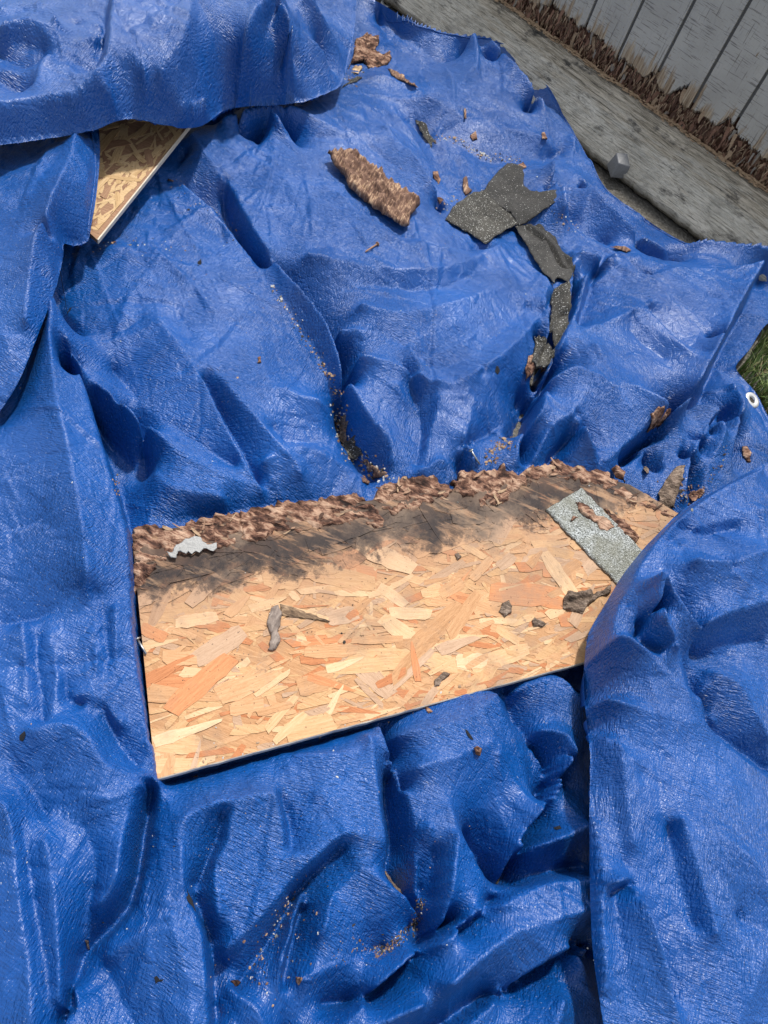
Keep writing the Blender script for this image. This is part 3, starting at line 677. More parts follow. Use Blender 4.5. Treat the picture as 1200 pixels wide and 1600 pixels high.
board = empty('chipboard_sheet', tuple(BO0), label='large orange strand board panel with a blackened rotten top edge lying on the tarp', cat='board')
PLATES.append((BW, ZB))
EDGEV = (.395, .012)         # rot line v = a + b*u
def osb_material(name, stops, clean=False):
    m, t, b = newmat(name); N = NB(t); O = N.obj()
    oi = N.n('ShaderNodeObjectInfo').outputs['Random']
    off = N.n('ShaderNodeCombineXYZ', ins={0: N.mul(oi, 37), 1: N.mul(oi, 91), 2: N.mul(oi, 13)}).outputs[0]
    ov = N.n('ShaderNodeVectorMath', operation='ADD', ins={0: N.scale(O, (22, 330, 60)), 1: off}).outputs[0]
    g = N.noise(ov, 1, 4, .65, .5)
    ov2 = N.n('ShaderNodeVectorMath', operation='ADD', ins={0: N.scale(O, (160, 900, 60)), 1: off}).outputs[0]
    g2 = N.noise(ov2, 1, 2, .5)
    f = N.mul(N.mul(N.mul(g, .7), N.mul(g2, .3), 'ADD'), N.mul(N.mul(oi, .22), .13, 'SUBTRACT'), 'ADD')
    c = N.ramp(f, stops)
    # weathering grey and soot-black rot, laid out along the rotted edge
    P = N.pos()
    rel = N.n('ShaderNodeVectorMath', operation='SUBTRACT', ins={0: P, 1: tuple(BO0)}).outputs[0]
    u = N.n('ShaderNodeVectorMath', operation='DOT_PRODUCT', ins={0: rel, 1: tuple(bu)}).outputs['Value']
    v = N.n('ShaderNodeVectorMath', operation='DOT_PRODUCT', ins={0: rel, 1: tuple(bv)}).outputs['Value']
    if not clean:
        e = N.mul(v, N.mul(u, EDGEV[1]), 'SUBTRACT')        # v - b*u
        wv = N.noise(N.scale(P, (13, 11, 10)), 1, 7, .75)
        e = N.mul(e, N.mul(N.mul(wv, .26), .13, 'SUBTRACT'), 'ADD')
        black = N.ramp(e, [(EDGEV[0]-.085, 0), (EDGEV[0]-.065, .75), (EDGEV[0]-.03, 1), (EDGEV[0]+.03, .85)])
        warm = N.ramp(e, [(EDGEV[0]-.20, 0), (EDGEV[0]-.07, .7)])
        c = N.mix(warm, c, (.34, .20, .12))
        streak = N.ramp(N.noise(N.scale(P, (7, 34, 10), (0, 0, -.55)), 1, 5, .7), [(.36, .3), (.48, 1)])
        c = N.mix(N.mul(black, streak), c, (.022, .016, .016))
        sp = N.ramp(N.mul(N.noise(P, 7, 6, .7), N.mul(u, .12), 'ADD'), [(.55, 0), (.72, .55)])
        c = N.mix(sp, c, (.24, .17, .12))
        blo = N.ramp(N.noise(P, 22, 5, .75), [(.64, 0), (.70, .6)]); c = N.mix(blo, c, (.16, .11, .08))
    sp2 = N.ramp(N.noise(P, 210, 3, .6), [(.655, 0), (.71, .75)])
    c = N.mix(sp2, c, (.05, .03, .02))
    t.links.new(c, b.inputs['Base Color']); b.inputs['Roughness'].default_value = .7; b.inputs['Specular IOR Level'].default_value = .3
    t.links.new(N.bump(g, .5, .0012, N.bump(g2, .4, .0006)), b.inputs['Normal'])
    return m
OSB = [osb_material('strand_straw', [(.3, (0.440, 0.247, 0.109)), (.5, (0.558, 0.342, 0.173)), (.7, (0.643, 0.423, 0.237))]),
       osb_material('strand_tan', [(.3, (0.373, 0.190, 0.083)), (.5, (0.499, 0.276, 0.135)), (.7, (0.592, 0.364, 0.198))]),
       osb_material('strand_orange', [(.3, (0.373, 0.138, 0.051)), (.5, (0.491, 0.197, 0.080)), (.7, (0.558, 0.262, 0.116))]),
       osb_material('strand_greyed', [(.3, (0.322, 0.190, 0.109)), (.5, (0.440, 0.283, 0.179)), (.7, (0.525, 0.356, 0.237))]),
       osb_material('strand_cream', [(.3, (0.525, 0.335, 0.173)), (.5, (0.626, 0.415, 0.237)), (.7, (0.693, 0.487, 0.302))])]
OSBC = [osb_material('clean_strand_a', [(.3, (0.344, 0.213, 0.096)), (.5, (0.492, 0.327, 0.163)), (.7, (0.590, 0.426, 0.244))], True),
        osb_material('clean_strand_b', [(.3, (0.205, 0.106, 0.059)), (.5, (0.295, 0.167, 0.096)), (.7, (0.410, 0.251, 0.148))], True)]
def clip(poly, cl):
    # Sutherland-Hodgman, cl counter-clockwise convex
    for i in range(len(cl)):
        a = cl[i]; b = cl[(i+1) % len(cl)]; e = b-a; out = []
        for j in range(len(poly)):
            p = poly[j]; q = poly[(j+1) % len(poly)]
            sp = e[0]*(p[1]-a[1])-e[1]*(p[0]-a[0]); sq = e[0]*(q[1]-a[1])-e[1]*(q[0]-a[0])
            if sp >= 0: out.append(p)
            if (sp >= 0) != (sq >= 0): out.append(p+(q-p)*sp/(sp-sq))
        poly = out
        if len(poly) < 3: return None
    return np.array(poly)
def area2(P): return sum(P[i][0]*P[(i+1) % len(P)][1]-P[(i+1) % len(P)][0]*P[i][1] for i in range(len(P)))
def strand_poly(L, W, rs):
    n = 9; pts = []
    t = np.linspace(-.5, .5, n); k = rs.uniform(-.12, .12)
    tw = rs.choice([0, 0, 1])
    wt = 1-tw*np.clip((t+.5), 0, 1)*.75
    bend = k*(t*t)*L*.6
    for i in range(n): pts.append((t[i]*L+(rs.normal(0, .02*L) if i in (0, n-1) else 0), bend[i]-W/2*wt[i]*rs.uniform(.84, 1.04)*(.62+.38*min(1, 4*(.5-abs(t[i]))+rs.rand()*.5))))
    for i in range(n-1, -1, -1): pts.append((t[i]*L+(rs.normal(0, .05*L) if i in (0, n-1) else 0), bend[i]+W/2*wt[i]*rs.uniform(.84, 1.04)*(.62+.38*min(1, 4*(.5-abs(t[i]))+rs.rand()*.5))))
    return np.array(pts)
def prism_from(P2, zt, zb, loc):
    n = len(P2); V = [(p[0]-loc[0], p[1]-loc[1], zt+(p[2] if len(p) > 2 else 0)-loc[2]) for p in P2]+[(p[0]-loc[0], p[1]-loc[1], zb-loc[2]) for p in P2]
    Fc = [list(range(n)), list(range(2*n-1, n-1, -1))]+[[i, i+n, (i+1) % n+n, (i+1) % n] for i in range(n)]
    return V, Fc
def make_board(root, outl, zt, uvec, mats, wts, count, small, seed, thick=.012, vec0=None, lenr=(.035, .19), widr=(.010, .060)):
    rs = np.random.RandomState(seed); cl = outl if area2(outl) > 0 else outl[::-1]
    loc = np.array(root.location); uv = np.asarray(uvec)[:2]; vv = np.array([-uv[1], uv[0]])
    V, Fc = prism_from([(*p,) for p in cl], zt-.0012, zt-thick, loc)
    me = mesh('board_core', V, Fc, False); o = link('board_core', me, mats[1], root); o.location = (0, 0, 0)
    cu = (cl-loc[:2])@uv; cv = (cl-loc[:2])@vv
    def mk(i, N, Ls, Ws):
        for _ in range(20):
            c = np.array([rs.uniform(cu.min(), cu.max()), rs.uniform(cv.min(), cv.max())])
            cw = loc[:2]+uv*c[0]+vv*c[1]
            if inpoly(np.array([cw[0]]), np.array([cw[1]]), cl)[0]: break
        th = rs.normal(0, .38) if rs.rand() < .8 else rs.uniform(-1.5, 1.5)
        P = strand_poly(Ls, Ws, rs); ca, sa = math.cos(th), math.sin(th)
        uu = uv*ca+vv*sa; v2 = -uv*sa+vv*ca
        Wp = cw+P[:, :1]*uu+P[:, 1:]*v2
        Wp = clip(list(Wp), cl)
        return Wp, cw, uu, v2
    # small flakes filling in below: too small to pick apart
    bv_, bf = [[] for _ in mats], [[] for _ in mats]
    for i in range(small):
        Wp, cw, uu, v2 = mk(i, small, rs.uniform(.02, .09), rs.uniform(.004, .016))
        if Wp is None: continue
        k = rs.choice(len(mats), p=wts); z = zt-.001+.0012*rs.rand(); tx, ty = rs.normal(0, .008, 2)
        base = len(bv_[k]); n = len(Wp)
        bv_[k] += [(p[0]-loc[0], p[1]-loc[1], z+tx*(p-cw)[0]+ty*(p-cw)[1]-loc[2]) for p in Wp]; bf[k].append([base+j for j in range(n)])
    for k in range(len(mats)):
        if bv_[k]:
            o = link('small_flakes', mesh('small_flakes', bv_[k], bf[k], False), mats[k], root); o.location = (0, 0, 0); tag(o, kind='stuff')
    for i in range(count):
        big = rs.rand()**1.3
        Wp, cw, uu, v2 = mk(i, count, lenr[0]+(lenr[1]-lenr[0])*(.35+.65*big)*rs.uniform(.2, 1), widr[0]+(widr[1]-widr[0])*(.3+.7*big)*rs.uniform(.0, 1))
        if Wp is None or len(Wp) < 3: continue
        k = rs.choice(len(mats), p=wts)
        c = Wp.mean(0); z = zt-.0006+.0012*i/count*(.6+.8*rs.rand()); tx, ty = rs.normal(0, .006, 2)
        lx = (Wp-c)@uu; ly = (Wp-c)@v2; n = len(Wp)
        zz = [a*tx*.6+b_*ty for a, b_ in zip(lx, ly)]
        V = [(lx[j], ly[j], .0004+zz[j]) for j in range(n)]+[(lx[j], ly[j], zz[j]-.0006) for j in range(n)]
        Fc = [list(range(n))]+[[j, j+n, (j+1) % n+n, (j+1) % n] for j in range(n)]
        if area2(np.stack([lx, ly], 1)) < 0: Fc = [f[::-1] for f in Fc]
        o = bpy.data.objects.new('strand', mesh('strand', V, Fc, False)); COL.objects.link(o); o.data.materials.append(mats[k])
        o.parent = root; o.rotation_euler = (0, 0, math.atan2(uu[1], uu[0])); o.location = (c[0]-loc[0], c[1]-loc[1], z-loc[2])
make_board(board, BW, ZB, bu, OSB, [.25, .29, .17, .16, .13], 295, 1500, 4)
uaz = (bu[0], bu[1])
def flatz(z): return lambda x, y: np.full_like(x, z)
# rotten ragged top edge, in broken lengths
RP = [[(206, 820), (240, 815), (266, 822), (300, 806), (362, 797), (376, 796), (380, 830), (366, 850), (330, 862), (268, 866), (240, 890), (206, 930)],
      [(374, 796), (390, 788), (440, 781), (520, 772), (560, 766), (578, 780), (600, 800), (600, 826), (560, 815), (512, 822), (432, 835), (400, 846), (378, 840)],
      [(586, 764), (600, 752), (650, 742), (684, 740), (700, 756), (712, 762), (700, 778), (650, 790), (620, 800), (606, 796), (584, 778)],
      [(706, 752), (720, 735), (752, 730), (790, 729), (812, 738), (826, 726), (864, 722), (868, 742), (838, 748), (800, 770), (790, 788), (760, 790), (722, 770)],
      [(860, 726), (872, 712), (888, 722), (930, 730), (962, 742), (1000, 775), (1062, 800), (1058, 808), (1000, 788), (950, 762), (900, 748), (866, 744)],
      [(956, 728), (966, 727), (976, 738), (982, 752), (968, 748)]]
for i, o_ in enumerate(RP):
    patch('rotten_edge' if i < 5 else 'splinter', [(a, b, ZB+.008) for a, b in o_], flatz(ZB-.012 if i < 5 else ZB), ROT, board, thick=.0155 if i < 4 else .0145, ew=.003, jg=2.6, seed=i+5, rough=.0045 if i < 4 else .003, fib=uaz if i != 3 else (.2, .98))
SHV = [wood_material('shaving_pink', [(.3, (.20, .11, .07)), (.7, (.42, .27, .18))], fib=(60, 300, 60)), wood_material('shaving_tan', [(.3, (.26, .17, .10)), (.7, (.45, .32, .21))], fib=(60, 300, 60)), wood_material('shaving_dark', [(.3, (.03, .018, .013)), (.7, (.12, .065, .045))], fib=(60, 300, 60))]
srs = np.random.RandomState(6)
for k in range(3):
    V_, F_ = [], []
    for i in range(16):
        o_ = RP[srs.choice(5, p=[.22, .3, .15, .2, .13])]; arr = np.array(o_, float)
        for _ in range(30):
            q = np.array([srs.uniform(arr[:, 0].min(), arr[:, 0].max()), srs.uniform(arr[:, 1].min(), arr[:, 1].max())])
            if inpoly(np.array([q[0]]), np.array([q[1]]), arr)[0]: break
        c = pix(q[0], q[1], ZB+.01); L = srs.uniform(.004, .015)*(1.6 if i % 7 == 0 else 1); W = srs.uniform(.001, .0038); th = srs.normal(.5, .55)+(srs.rand() < .25)*1.2
        d = np.array([math.cos(th), math.sin(th)]); n_ = np.array([-d[1], d[0]]); z0 = ZB+srs.uniform(.004, .010); tz = srs.normal(0, .15)*L; b0 = len(V_); cv = srs.uniform(0, .25)*L
        for t_, ws in ((-1, .5), (-.3, 1), (.4, .9), (1, .35)):
            p2 = c[:2]+d*L*t_; zz = z0+tz*t_*.5+cv*t_*t_
            V_ += [(p2[0]-n_[0]*W*ws, p2[1]-n_[1]*W*ws, zz), (p2[0]+n_[0]*W*ws, p2[1]+n_[1]*W*ws, zz+W*srs.uniform(-.5, .8))]
        F_ += [[b0+2*j, b0+2*j+1, b0+2*j+3, b0+2*j+2] for j in range(3)]
    o = link('shavings', mesh('shavings', V_, F_, False), SHV[k], board); tag(o, kind='stuff')
# pale fuzzy fungus
FUNG, t_, b_ = newmat('white_mould'); b_.inputs['Base Color'].default_value = (.38, .38, .37, 1); b_.inputs['Roughness'].default_value = .95
Nn = NB(t_); t_.links.new(Nn.bump(Nn.noise(Nn.pos(), 260, 4, .7), 1, .003), b_.inputs['Normal'])
patch('mould_patch', [(262, 862, ZB+.018), (276, 848, ZB+.018), (300, 838, ZB+.018), (322, 842, ZB+.018), (338, 852, ZB+.018), (318, 858, ZB+.018), (296, 860, ZB+.018), (275, 868, ZB+.016)], flatz(ZB+.0095), FUNG, board, thick=.0015, ew=.016, jg=4.2, rough=.0055, seed=2)
GREYW = wood_material('grey_flake', [(.3, (.10, .08, .07)), (.5, (.25, .20, .17)), (.7, (.42, .36, .31))], fib=(160, 30, 60), bumpd=.003, strength=1, coord='pos')
# lifted dark strand with a dark patch painted for the shaded hollow it left
patch('lifted_strand', [(424, 948, ZB+.008), (436, 942, ZB+.008), (441, 955, ZB+.008), (436, 985, ZB+.008), (440, 998, ZB+.008), (432, 1012, ZB+.008), (420, 1014, ZB+.008), (424, 990, ZB+.008), (417, 972, ZB+.008)], flatz(ZB+.002), GREYW, board, thick=.007, ew=.005, jg=.8, rough=.003, seed=8, fib=(.2, .98))
HOL = wood_material('hollow_shade_wood', [(.35, (.03, .02, .014)), (.5, (.14, .09, .055)), (.65, (.38, .26, .16))], fib=(50, 200, 60), coord='pos')
patch('strand_hollow_shade', [(437, 944, ZB), (460, 950, ZB), (518, 972, ZB), (480, 968, ZB), (440, 962, ZB)], flatz(ZB+.0012), HOL, board, thick=.0008, ew=.003, jg=.5, seed=4, rough=.0002)

# ------------------------------------------------------------------ second board, peeping out at top left
B2 = [(152, 150), (330, 150), (289, 206), (228, 272), (152, 377), (134, 377)]
Z2 = .165
BW2 = np.array([pix(a, b, Z2)[:2] for a, b in [(60, 140), (345, 140), (289, 204), (152, 374), (112, 338), (60, 250)]])
b2 = empty('chipboard_offcut', tuple(pix(152, 374, Z2)), label='pale strand board corner showing between tarp folds at the upper left', cat='board')
make_board(b2, BW2, Z2, nrm(pix(289, 204, Z2)-pix(152, 374, Z2)), OSBC, [.88, .12], 70, 420, 9, thick=.012, lenr=(.03, .16), widr=(.01, .04))
EDGEM = wood_material('board_edge', [(.3, (.50, .43, .33)), (.7, (.78, .70, .57))], fib=(60, 60, 300), coord='pos', bumpd=.001)
p0 = pix(289, 204, Z2); p1 = pix(152, 374, Z2); dd = nrm(p1-p0); sn = np.array([-dd[1], dd[0], 0]);
sn = sn if sn[0] > 0 else -sn
Vv = []
for q in (p0-dd*.2, p1): Vv += [q+[0, 0, .0008], q+sn*.0025+[0, 0, -.001], q+sn*.002-[0, 0, .0125], q-[0, 0, .0125]]
me = mesh('board_edge', np.array(Vv)-np.array(b2.location), [[0, 1, 5, 4], [1, 2, 6, 5], [2, 3, 7, 6], [0, 4, 7, 3], [0, 3, 2, 1], [4, 5, 6, 7]], False)
oo = link('board_edge', me, EDGEM, b2); oo.location = (0, 0, 0)
PLATES.append((BW2, Z2))
# sawn edge strip of the large board
Vv = []
q0 = pix(243, 1217, ZB); q1 = pix(1130, 975, ZB); sn = -bv
for k in range(60):
    q = q0+(q1-q0)*k/59; j = sn*(.0015+.0012*vnoise(np.array([k*.7]), np.array([3.]), 4)[0])
    Vv += [q+[0, 0, .0002], q+j+[0, 0, -.0015], q+j*1.1-[0, 0, .012], q-[0, 0, .0124]]
Fc = [[4*k+a, 4*k+a+1, 4*k+a+5, 4*k+a+4] for k in range(59) for a in range(3)]
oo = link('sawn_edge', mesh('sawn_edge', np.array(Vv)-np.array(board.location), Fc, False), EDGEM, board); oo.location = (0, 0, 0)

# ------------------------------------------------------------------ roofing pieces
def asphalt(name, light, spec, rough=.85):
    m, t, b = newmat(name); N = NB(t); P = N.obj()
    vo = N.n('ShaderNodeTexVoronoi', ins={'Vector': P, 'Scale': 420.0})
    g = N.ramp(vo.outputs['Color'], [(.1, light[0]), (.5, light[1]), (.85, light[2])])
    dirt = N.ramp(N.noise(P, 30, 4, .6), [(.4, 0), (.7, .6)])
    c = N.mix(dirt, g, light[3])
    du = N.ramp(N.noise(P, 9, 6, .7), [(.46, 0), (.62, .55)]); c = N.mix(du, c, tuple(min(.4, x*1.5+.005) for x in light[2]) if max(light[2]) < .3 else light[3])
    fl = N.ramp(N.noise(P, 240, 2, .5), [(spec, 0), (spec+.03, 1)])
    c = N.mix(fl, c, (.55, .55, .52))
    t.links.new(c, b.inputs['Base Color']); b.inputs['Roughness'].default_value = rough
    t.links.new(N.bump(vo.outputs['Distance'], 1, .003, N.bump(N.noise(P, 60, 4, .6), .5, .003)), b.inputs['Normal'])
    return m
GRAN = asphalt('grey_granules', [(.10, .11, .10), (.30, .32, .31), (.62, .66, .66), (.22, .22, .17)], .66)
TARM = asphalt('black_felt', [(.018, .018, .017), (.028, .027, .026), (.05, .048, .045), (.05, .047, .04)], .67, .8)
TARM2 = asphalt('black_felt_gritty', [(.018, .018, .016), (.035, .034, .03), (.07, .067, .058), (.065, .058, .046)], .63, .85)
sh = patch('shingle_tab', [(a, b, ZB+.005) for a, b in [(908, 762), (852, 796), (966, 914), (1012, 868), (1020, 880), (1012, 866)][:4]], flatz(ZB+.002), GRAN, thick=.005, ew=.002, jg=.5, rough=.0008, seed=3, sharp=.4)
tag(sh, 'pale grey granule covered shingle piece lying across the right end of the chipboard', 'shingle')
SH = [([(735, 304), (758, 298), (800, 318), (832, 346), (806, 354), (756, 386), (694, 346), (708, 325)], TARM2, 'dark grey square felt piece, leftmost of the roofing scraps on the tarp', .7, .004, .016),
      ([(775, 272), (792, 258), (816, 266), (816, 295), (830, 304), (866, 306), (868, 324), (842, 336), (812, 352), (800, 330), (750, 302)], TARM, 'black felt piece shaped like a broken tee, overlapping the square one from above', .5, .004, .019),
      ([(808, 345), (822, 340), (852, 338), (872, 360), (900, 400), (897, 430), (884, 448), (868, 440), (862, 452), (846, 430), (820, 385)], TARM, 'long black felt strip hanging down from the tee shaped scrap towards the gully', .5, .004, .012),
      ([(866, 448), (888, 440), (892, 470), (890, 505), (874, 535), (860, 510), (864, 480)], TARM2, 'narrow black felt scrap wedged upright in the gully below the long strip', .6, .004, .01),
      ([(836, 522), (852, 520), (874, 538), (866, 556), (850, 578), (830, 568)], TARM2, 'small crumpled black felt scrap at the lower end of the gully', .6, .005, .008)]
for i, (o_, mt, lb, st, th, lift) in enumerate(SH):
    ol = atpx(o_, .008)
    s_ = patch('roofing_scrap', ol, drape(lift*.6, st, np.mean([q[2] for q in ol])-.008), mt, thick=th*.8, ew=.002, jg=.7, rough=.0012, seed=20+i, sharp=.4)
    tag(s_, lb, 'roofing scrap', 'torn black roofing scraps on the tarp')

# ------------------------------------------------------------------ bark and rotten wood lying about
s_ = patch('bark_slab', atpx([(510, 243), (532, 240), (545, 240), (552, 232), (562, 240), (572, 252), (600, 272), (630, 292), (650, 304), (656, 320), (645, 330), (640, 348), (628, 352), (612, 342), (585, 325), (562, 306), (545, 294), (540, 282), (525, 265)], .02), drape(.014, .9, .145), BARK, thick=.016, ew=.007, jg=1.5, rough=.008, seed=31, fib=(.75, -.66))
tag(s_, 'long ragged slab of brown rotten bark lying alone on the upper tarp', 'bark')
WP = [([(556, 62), (566, 55), (574, 50), (582, 56), (592, 56), (594, 68), (586, 76), (598, 84), (610, 80), (611, 92), (606, 100), (590, 104), (576, 104), (568, 92), (552, 86), (548, 80)], ROT, 'flaky brown bark lump by the rolled fold near the top of the tarp', .012, .3),
      ([(548, 88), (560, 92), (566, 104), (560, 115), (550, 112)], PALE, 'small white crusted wood lump just below the flaky bark lump', .01, .5),
      ([(534, 124), (550, 118), (560, 114), (568, 116), (556, 124), (540, 131)], TARM2, 'dark grit clump tucked against the end of the rolled fold', .006, .5),
      ([(606, 105), (616, 108), (634, 122), (650, 138), (653, 144), (644, 140), (626, 128), (612, 118)], BARK, 'long thin brown splinter pointing down right from the flaky bark lump', .008, .7),
      ([(822, 566), (834, 562), (850, 568), (858, 575), (846, 582), (834, 580), (828, 592), (818, 600), (817, 580)], ROT, 'pinkish brown wood scrap under the last black felt scrap in the gully', .01, .4),
      ([(1008, 660), (1018, 648), (1034, 638), (1046, 640), (1046, 650), (1030, 662), (1016, 668)], ROT, 'tan wood chunk lodged under the edge of the right tarp fold', .016, .5),
      ([(1030, 770), (1040, 750), (1050, 735), (1066, 732), (1064, 752), (1058, 775), (1060, 792), (1036, 790)], GREYBARK, 'dark brown wood strip deep in the hollow right of the chipboard', .008, .3),
      ([(1075, 775), (1088, 764), (1100, 760), (1104, 766), (1090, 780), (1078, 785)], ROT, 'brown flaky heap against the rim of the right flap', .01, .4),
      ([(1002, 738), (1008, 726), (1016, 724), (1014, 740), (1006, 748)], GREYBARK, 'thin grey brown chip stuck to the dark fold above the board end', .005, .7),
      ([(1159, 698), (1164, 700), (1170, 710), (1173, 722), (1168, 722), (1160, 712)], ROT, 'small upright tan splinter beside the rim of the flap, below the grommet', .006, .7),
      ([(600, 1362), (608, 1358), (616, 1366), (626, 1376), (638, 1388), (641, 1396), (630, 1394), (612, 1382), (603, 1374)], GREYBARK, 'dark brown bark sliver in the crease below the chipboard', .009, .6),
      ([(950, 386), (968, 384), (982, 387), (986, 394), (978, 396), (962, 391)], BARK, 'rusty brown slender chip on the dark blue tarp near the weathered plank', .005, .7),
      ([(560, 742), (570, 740), (579, 750), (576, 758), (566, 757)], BARK, 'oval brown chip just above the rotten edge of the chipboard', .007, .7),
      ([(568, 716), (576, 718), (590, 732), (604, 744), (600, 748), (586, 738)], BARK, 'thin brown stick in the gully above the rotten edge', .006, .7),
      ([(530, 650), (536, 652), (540, 668), (540, 690), (530, 684)], GREYBARK, 'dark brown crumbly wood piece in the long gully', .007, .5),
      ([(538, 690), (552, 686), (558, 700), (566, 712), (552, 718), (542, 708)], TARM2, 'dark grit lump with white flecks in the long gully', .007, .5),
      ([(734, 210), (742, 206), (744, 214), (738, 218)], ROT, 'tiny tan chip on the upper tarp', .004, .7),
      ([(846, 208), (852, 208), (854, 220), (847, 222)], ROT, 'small orange brown chip near the curved upper edge of the tarp', .005, .7),
      ([(724, 174), (728, 174), (728, 188), (724, 187)], BARK, 'thin upright brown chip on the tarp above the grit line', .004, .7),
      ([(676, 268), (684, 268), (690, 280), (686, 288), (678, 278)], ROT, 'orange wood chip left of the black felt scraps', .006, .6),
      ([(684, 302), (690, 304), (696, 316), (692, 322), (684, 312)], ROT, 'orange brown sliver just left of the square felt piece', .006, .6),
      ([(648, 190), (660, 192), (672, 208), (682, 222), (674, 228), (662, 212)], TARM2, 'dark grit filled scrap at the start of the pale grit line', .006, .6),
      ([(724, 278), (729, 276), (731, 296), (738, 300), (728, 304), (722, 296)], BARK, 'upright dark splinter touching the felt piece corner', .006, .6),
      ([(770, 310), (780, 310), (786, 316), (778, 319)], ROT, 'orange chip resting on top of the tee shaped felt piece', .004, .8),
      ([(808, 258), (818, 252), (822, 262), (812, 268)], ROT, 'pinkish shredded wood at the top tip of the black felt', .007, .7),
      ([(262, 262), (268, 260), (273, 264), (269, 270), (263, 268)], ROT, 'small tan crumb right of the pale board corner', .006, .7),
      ([(170, 366), (178, 366), (182, 372), (174, 374)], ROT, 'small tan crumb at the tip of the pale board corner', .005, .7),
      ([(402, 558), (408, 556), (408, 566), (403, 568)], ROT, 'tiny orange crumb on the smooth tarp left of the long gully', .005, .7),
      ([(738, 1170), (744, 1166), (752, 1170), (750, 1180), (742, 1180)], ROT, 'small tan chip on the shaded tarp below the board', .005, .7),
      ([(664, 1106), (672, 1106), (676, 1113), (668, 1115)], ROT, 'tan crumb against the lower edge of the board', .005, .7),
      ([(300, 1205), (308, 1204), (310, 1212), (303, 1213)], ROT, 'brown crumb under the lower left corner of the board', .005, .7),
      ([(360, 1534), (372, 1532), (378, 1536), (368, 1541)], ROT, 'tan crumb in the lower left folds', .005, .7),
      ([(428, 1548), (436, 1549), (437, 1556), (430, 1555)], ROT, 'orange crumb beside the deep lower crease', .005, .7),
      ([(134, 1468), (140, 1470), (141, 1484), (135, 1482)], GREYBARK, 'brown crumb in the lower left valley of the tarp', .004, .7),
      ([(462, 1526), (470, 1528), (468, 1538), (464, 1534)], ROT, 'curled pale shaving near the bottom of the tarp', .004, .7)]
BPIECES = [([(882, 935), (890, 920), (905, 925), (920, 918), (930, 925), (955, 912), (956, 925), (935, 932), (918, 945), (912, 958), (898, 955), (884, 948)], GREYBARK, 'twisted grey brown bark strip lying on the chipboard beside the flap', .012),
           ([(786, 942), (796, 936), (802, 945), (800, 956), (790, 962), (782, 954)], GREYBARK, 'small curled grey bark piece on the right half of the chipboard', .008),
           ([(832, 968), (842, 966), (854, 972), (848, 978), (836, 977)], GREYBARK, 'small dark bark chip below the curled one on the chipboard', .006),
           ([(944, 790), (956, 800), (975, 812), (1000, 838), (996, 846), (980, 838), (962, 820)], ROT, 'brown fibre strip beside the right edge of the grey shingle', .007),
           ([(900, 782), (915, 785), (928, 800), (955, 812), (962, 822), (950, 828), (940, 824), (930, 812), (915, 805), (905, 795)], ROT, 'shredded brown wood heap on top of the grey shingle', .009),
           ([(905, 806), (896, 812), (890, 816), (896, 806)], ROT, 'tiny orange splinter on the grey shingle', .006),
           ([(679, 1062), (694, 1050), (704, 1052), (692, 1066), (680, 1072)], GREYBARK, 'dark flattened knot splinter near the lower board edge', .003),
           ([(712, 866), (718, 863), (722, 868), (716, 874)], GREYBARK, 'tiny dark bark crumb in the middle of the chipboard', .005)]
for i, (o_, mt, lb, th, st) in enumerate(WP):
    ol = atpx(o_, th*.6); s_ = patch('wood_scrap', ol, drape(.002, st, np.mean([q[2] for q in ol])-th*.6), mt, thick=th*.55, ew=.0025, jg=1.1, rough=th*.55, seed=50+i, step=1.6, fib=(math.cos(i*1.9), math.sin(i*1.9)))
    tag(s_, lb, 'wood scrap', 'loose bits of rotten wood on the tarp')
for i, (o_, mt, lb, th) in enumerate(BPIECES):
    zb = ZB+(.0075 if 'top of the grey' in lb or 'on the grey' in lb else .0022)
    s_ = patch('bark_scrap', [(a, b, zb+th*.6) for a, b in o_], flatz(zb), mt, thick=th*.6, ew=.0025, jg=1.1, rough=th*.6, seed=90+i, step=1.8, fib=uaz)
    tag(s_, lb, 'bark', 'bark and wood bits on the chipboard')

# ------------------------------------------------------------------ grit and crumbs (uncountable)
def plainmat(name, c, rough=.8, metal=0):
    m, t, b = newmat(name); N = NB(t)
    n = N.noise(N.pos(), 120, 3, .6)
    b.inputs['Roughness'].default_value = rough; b.inputs['Metallic'].default_value = metal
    t.links.new(N.mix(n, tuple(x*.65 for x in c), tuple(min(1, x*1.25) for x in c)), b.inputs['Base Color'])
    return m
CM = [plainmat('crumb_brown', (.15, .085, .055)), plainmat('crumb_tan', (.36, .24, .15)), plainmat('crumb_dark', (.03, .025, .02)), plainmat('crumb_white', (.48, .48, .46)), plainmat('crumb_grey', (.20, .20, .18))]
CB = [[[], []] for _ in CM]
crs = np.random.RandomState(77)
def crumb(p, r, k):
    V, Fc = CB[k]; b = len(V)
    a = crs.uniform(0, 6.28); el = crs.uniform(.5, 1.6); h = r*crs.uniform(.4, .9)
    ring = [(p.x+r*el*crs.uniform(.6, 1.1)*math.cos(a)*math.cos(t)-r*crs.uniform(.6, 1)*math.sin(a)*math.sin(t), p.y+r*el*math.sin(a)*math.cos(t)+r*crs.uniform(.6, 1)*math.cos(a)*math.sin(t), p.z+h*crs.uniform(.1, .5)) for t in (0, 1.3, 2.5, 3.8, 5.1)]
    V += ring+[(p.x, p.y, p.z+h), (p.x, p.y, p.z-.001)]
    for i in range(5): j = (i+1) % 5; Fc.append([b+i, b+j, b+5]); Fc.append([b+j, b+i, b+6])
def strew(line, n, spread, rr, wts):
    c = curve([(a, b, 0) for a, b in line], 3)
    for i in range(n):
        q = c[crs.randint(len(c))]; px = q[0]+crs.normal(0, spread); py = q[1]+crs.normal(0, spread)
        p = hit(px, py); crumb(p, crs.uniform(*rr)*(1.8 if crs.rand() < .06 else 1), crs.choice(5, p=wts))
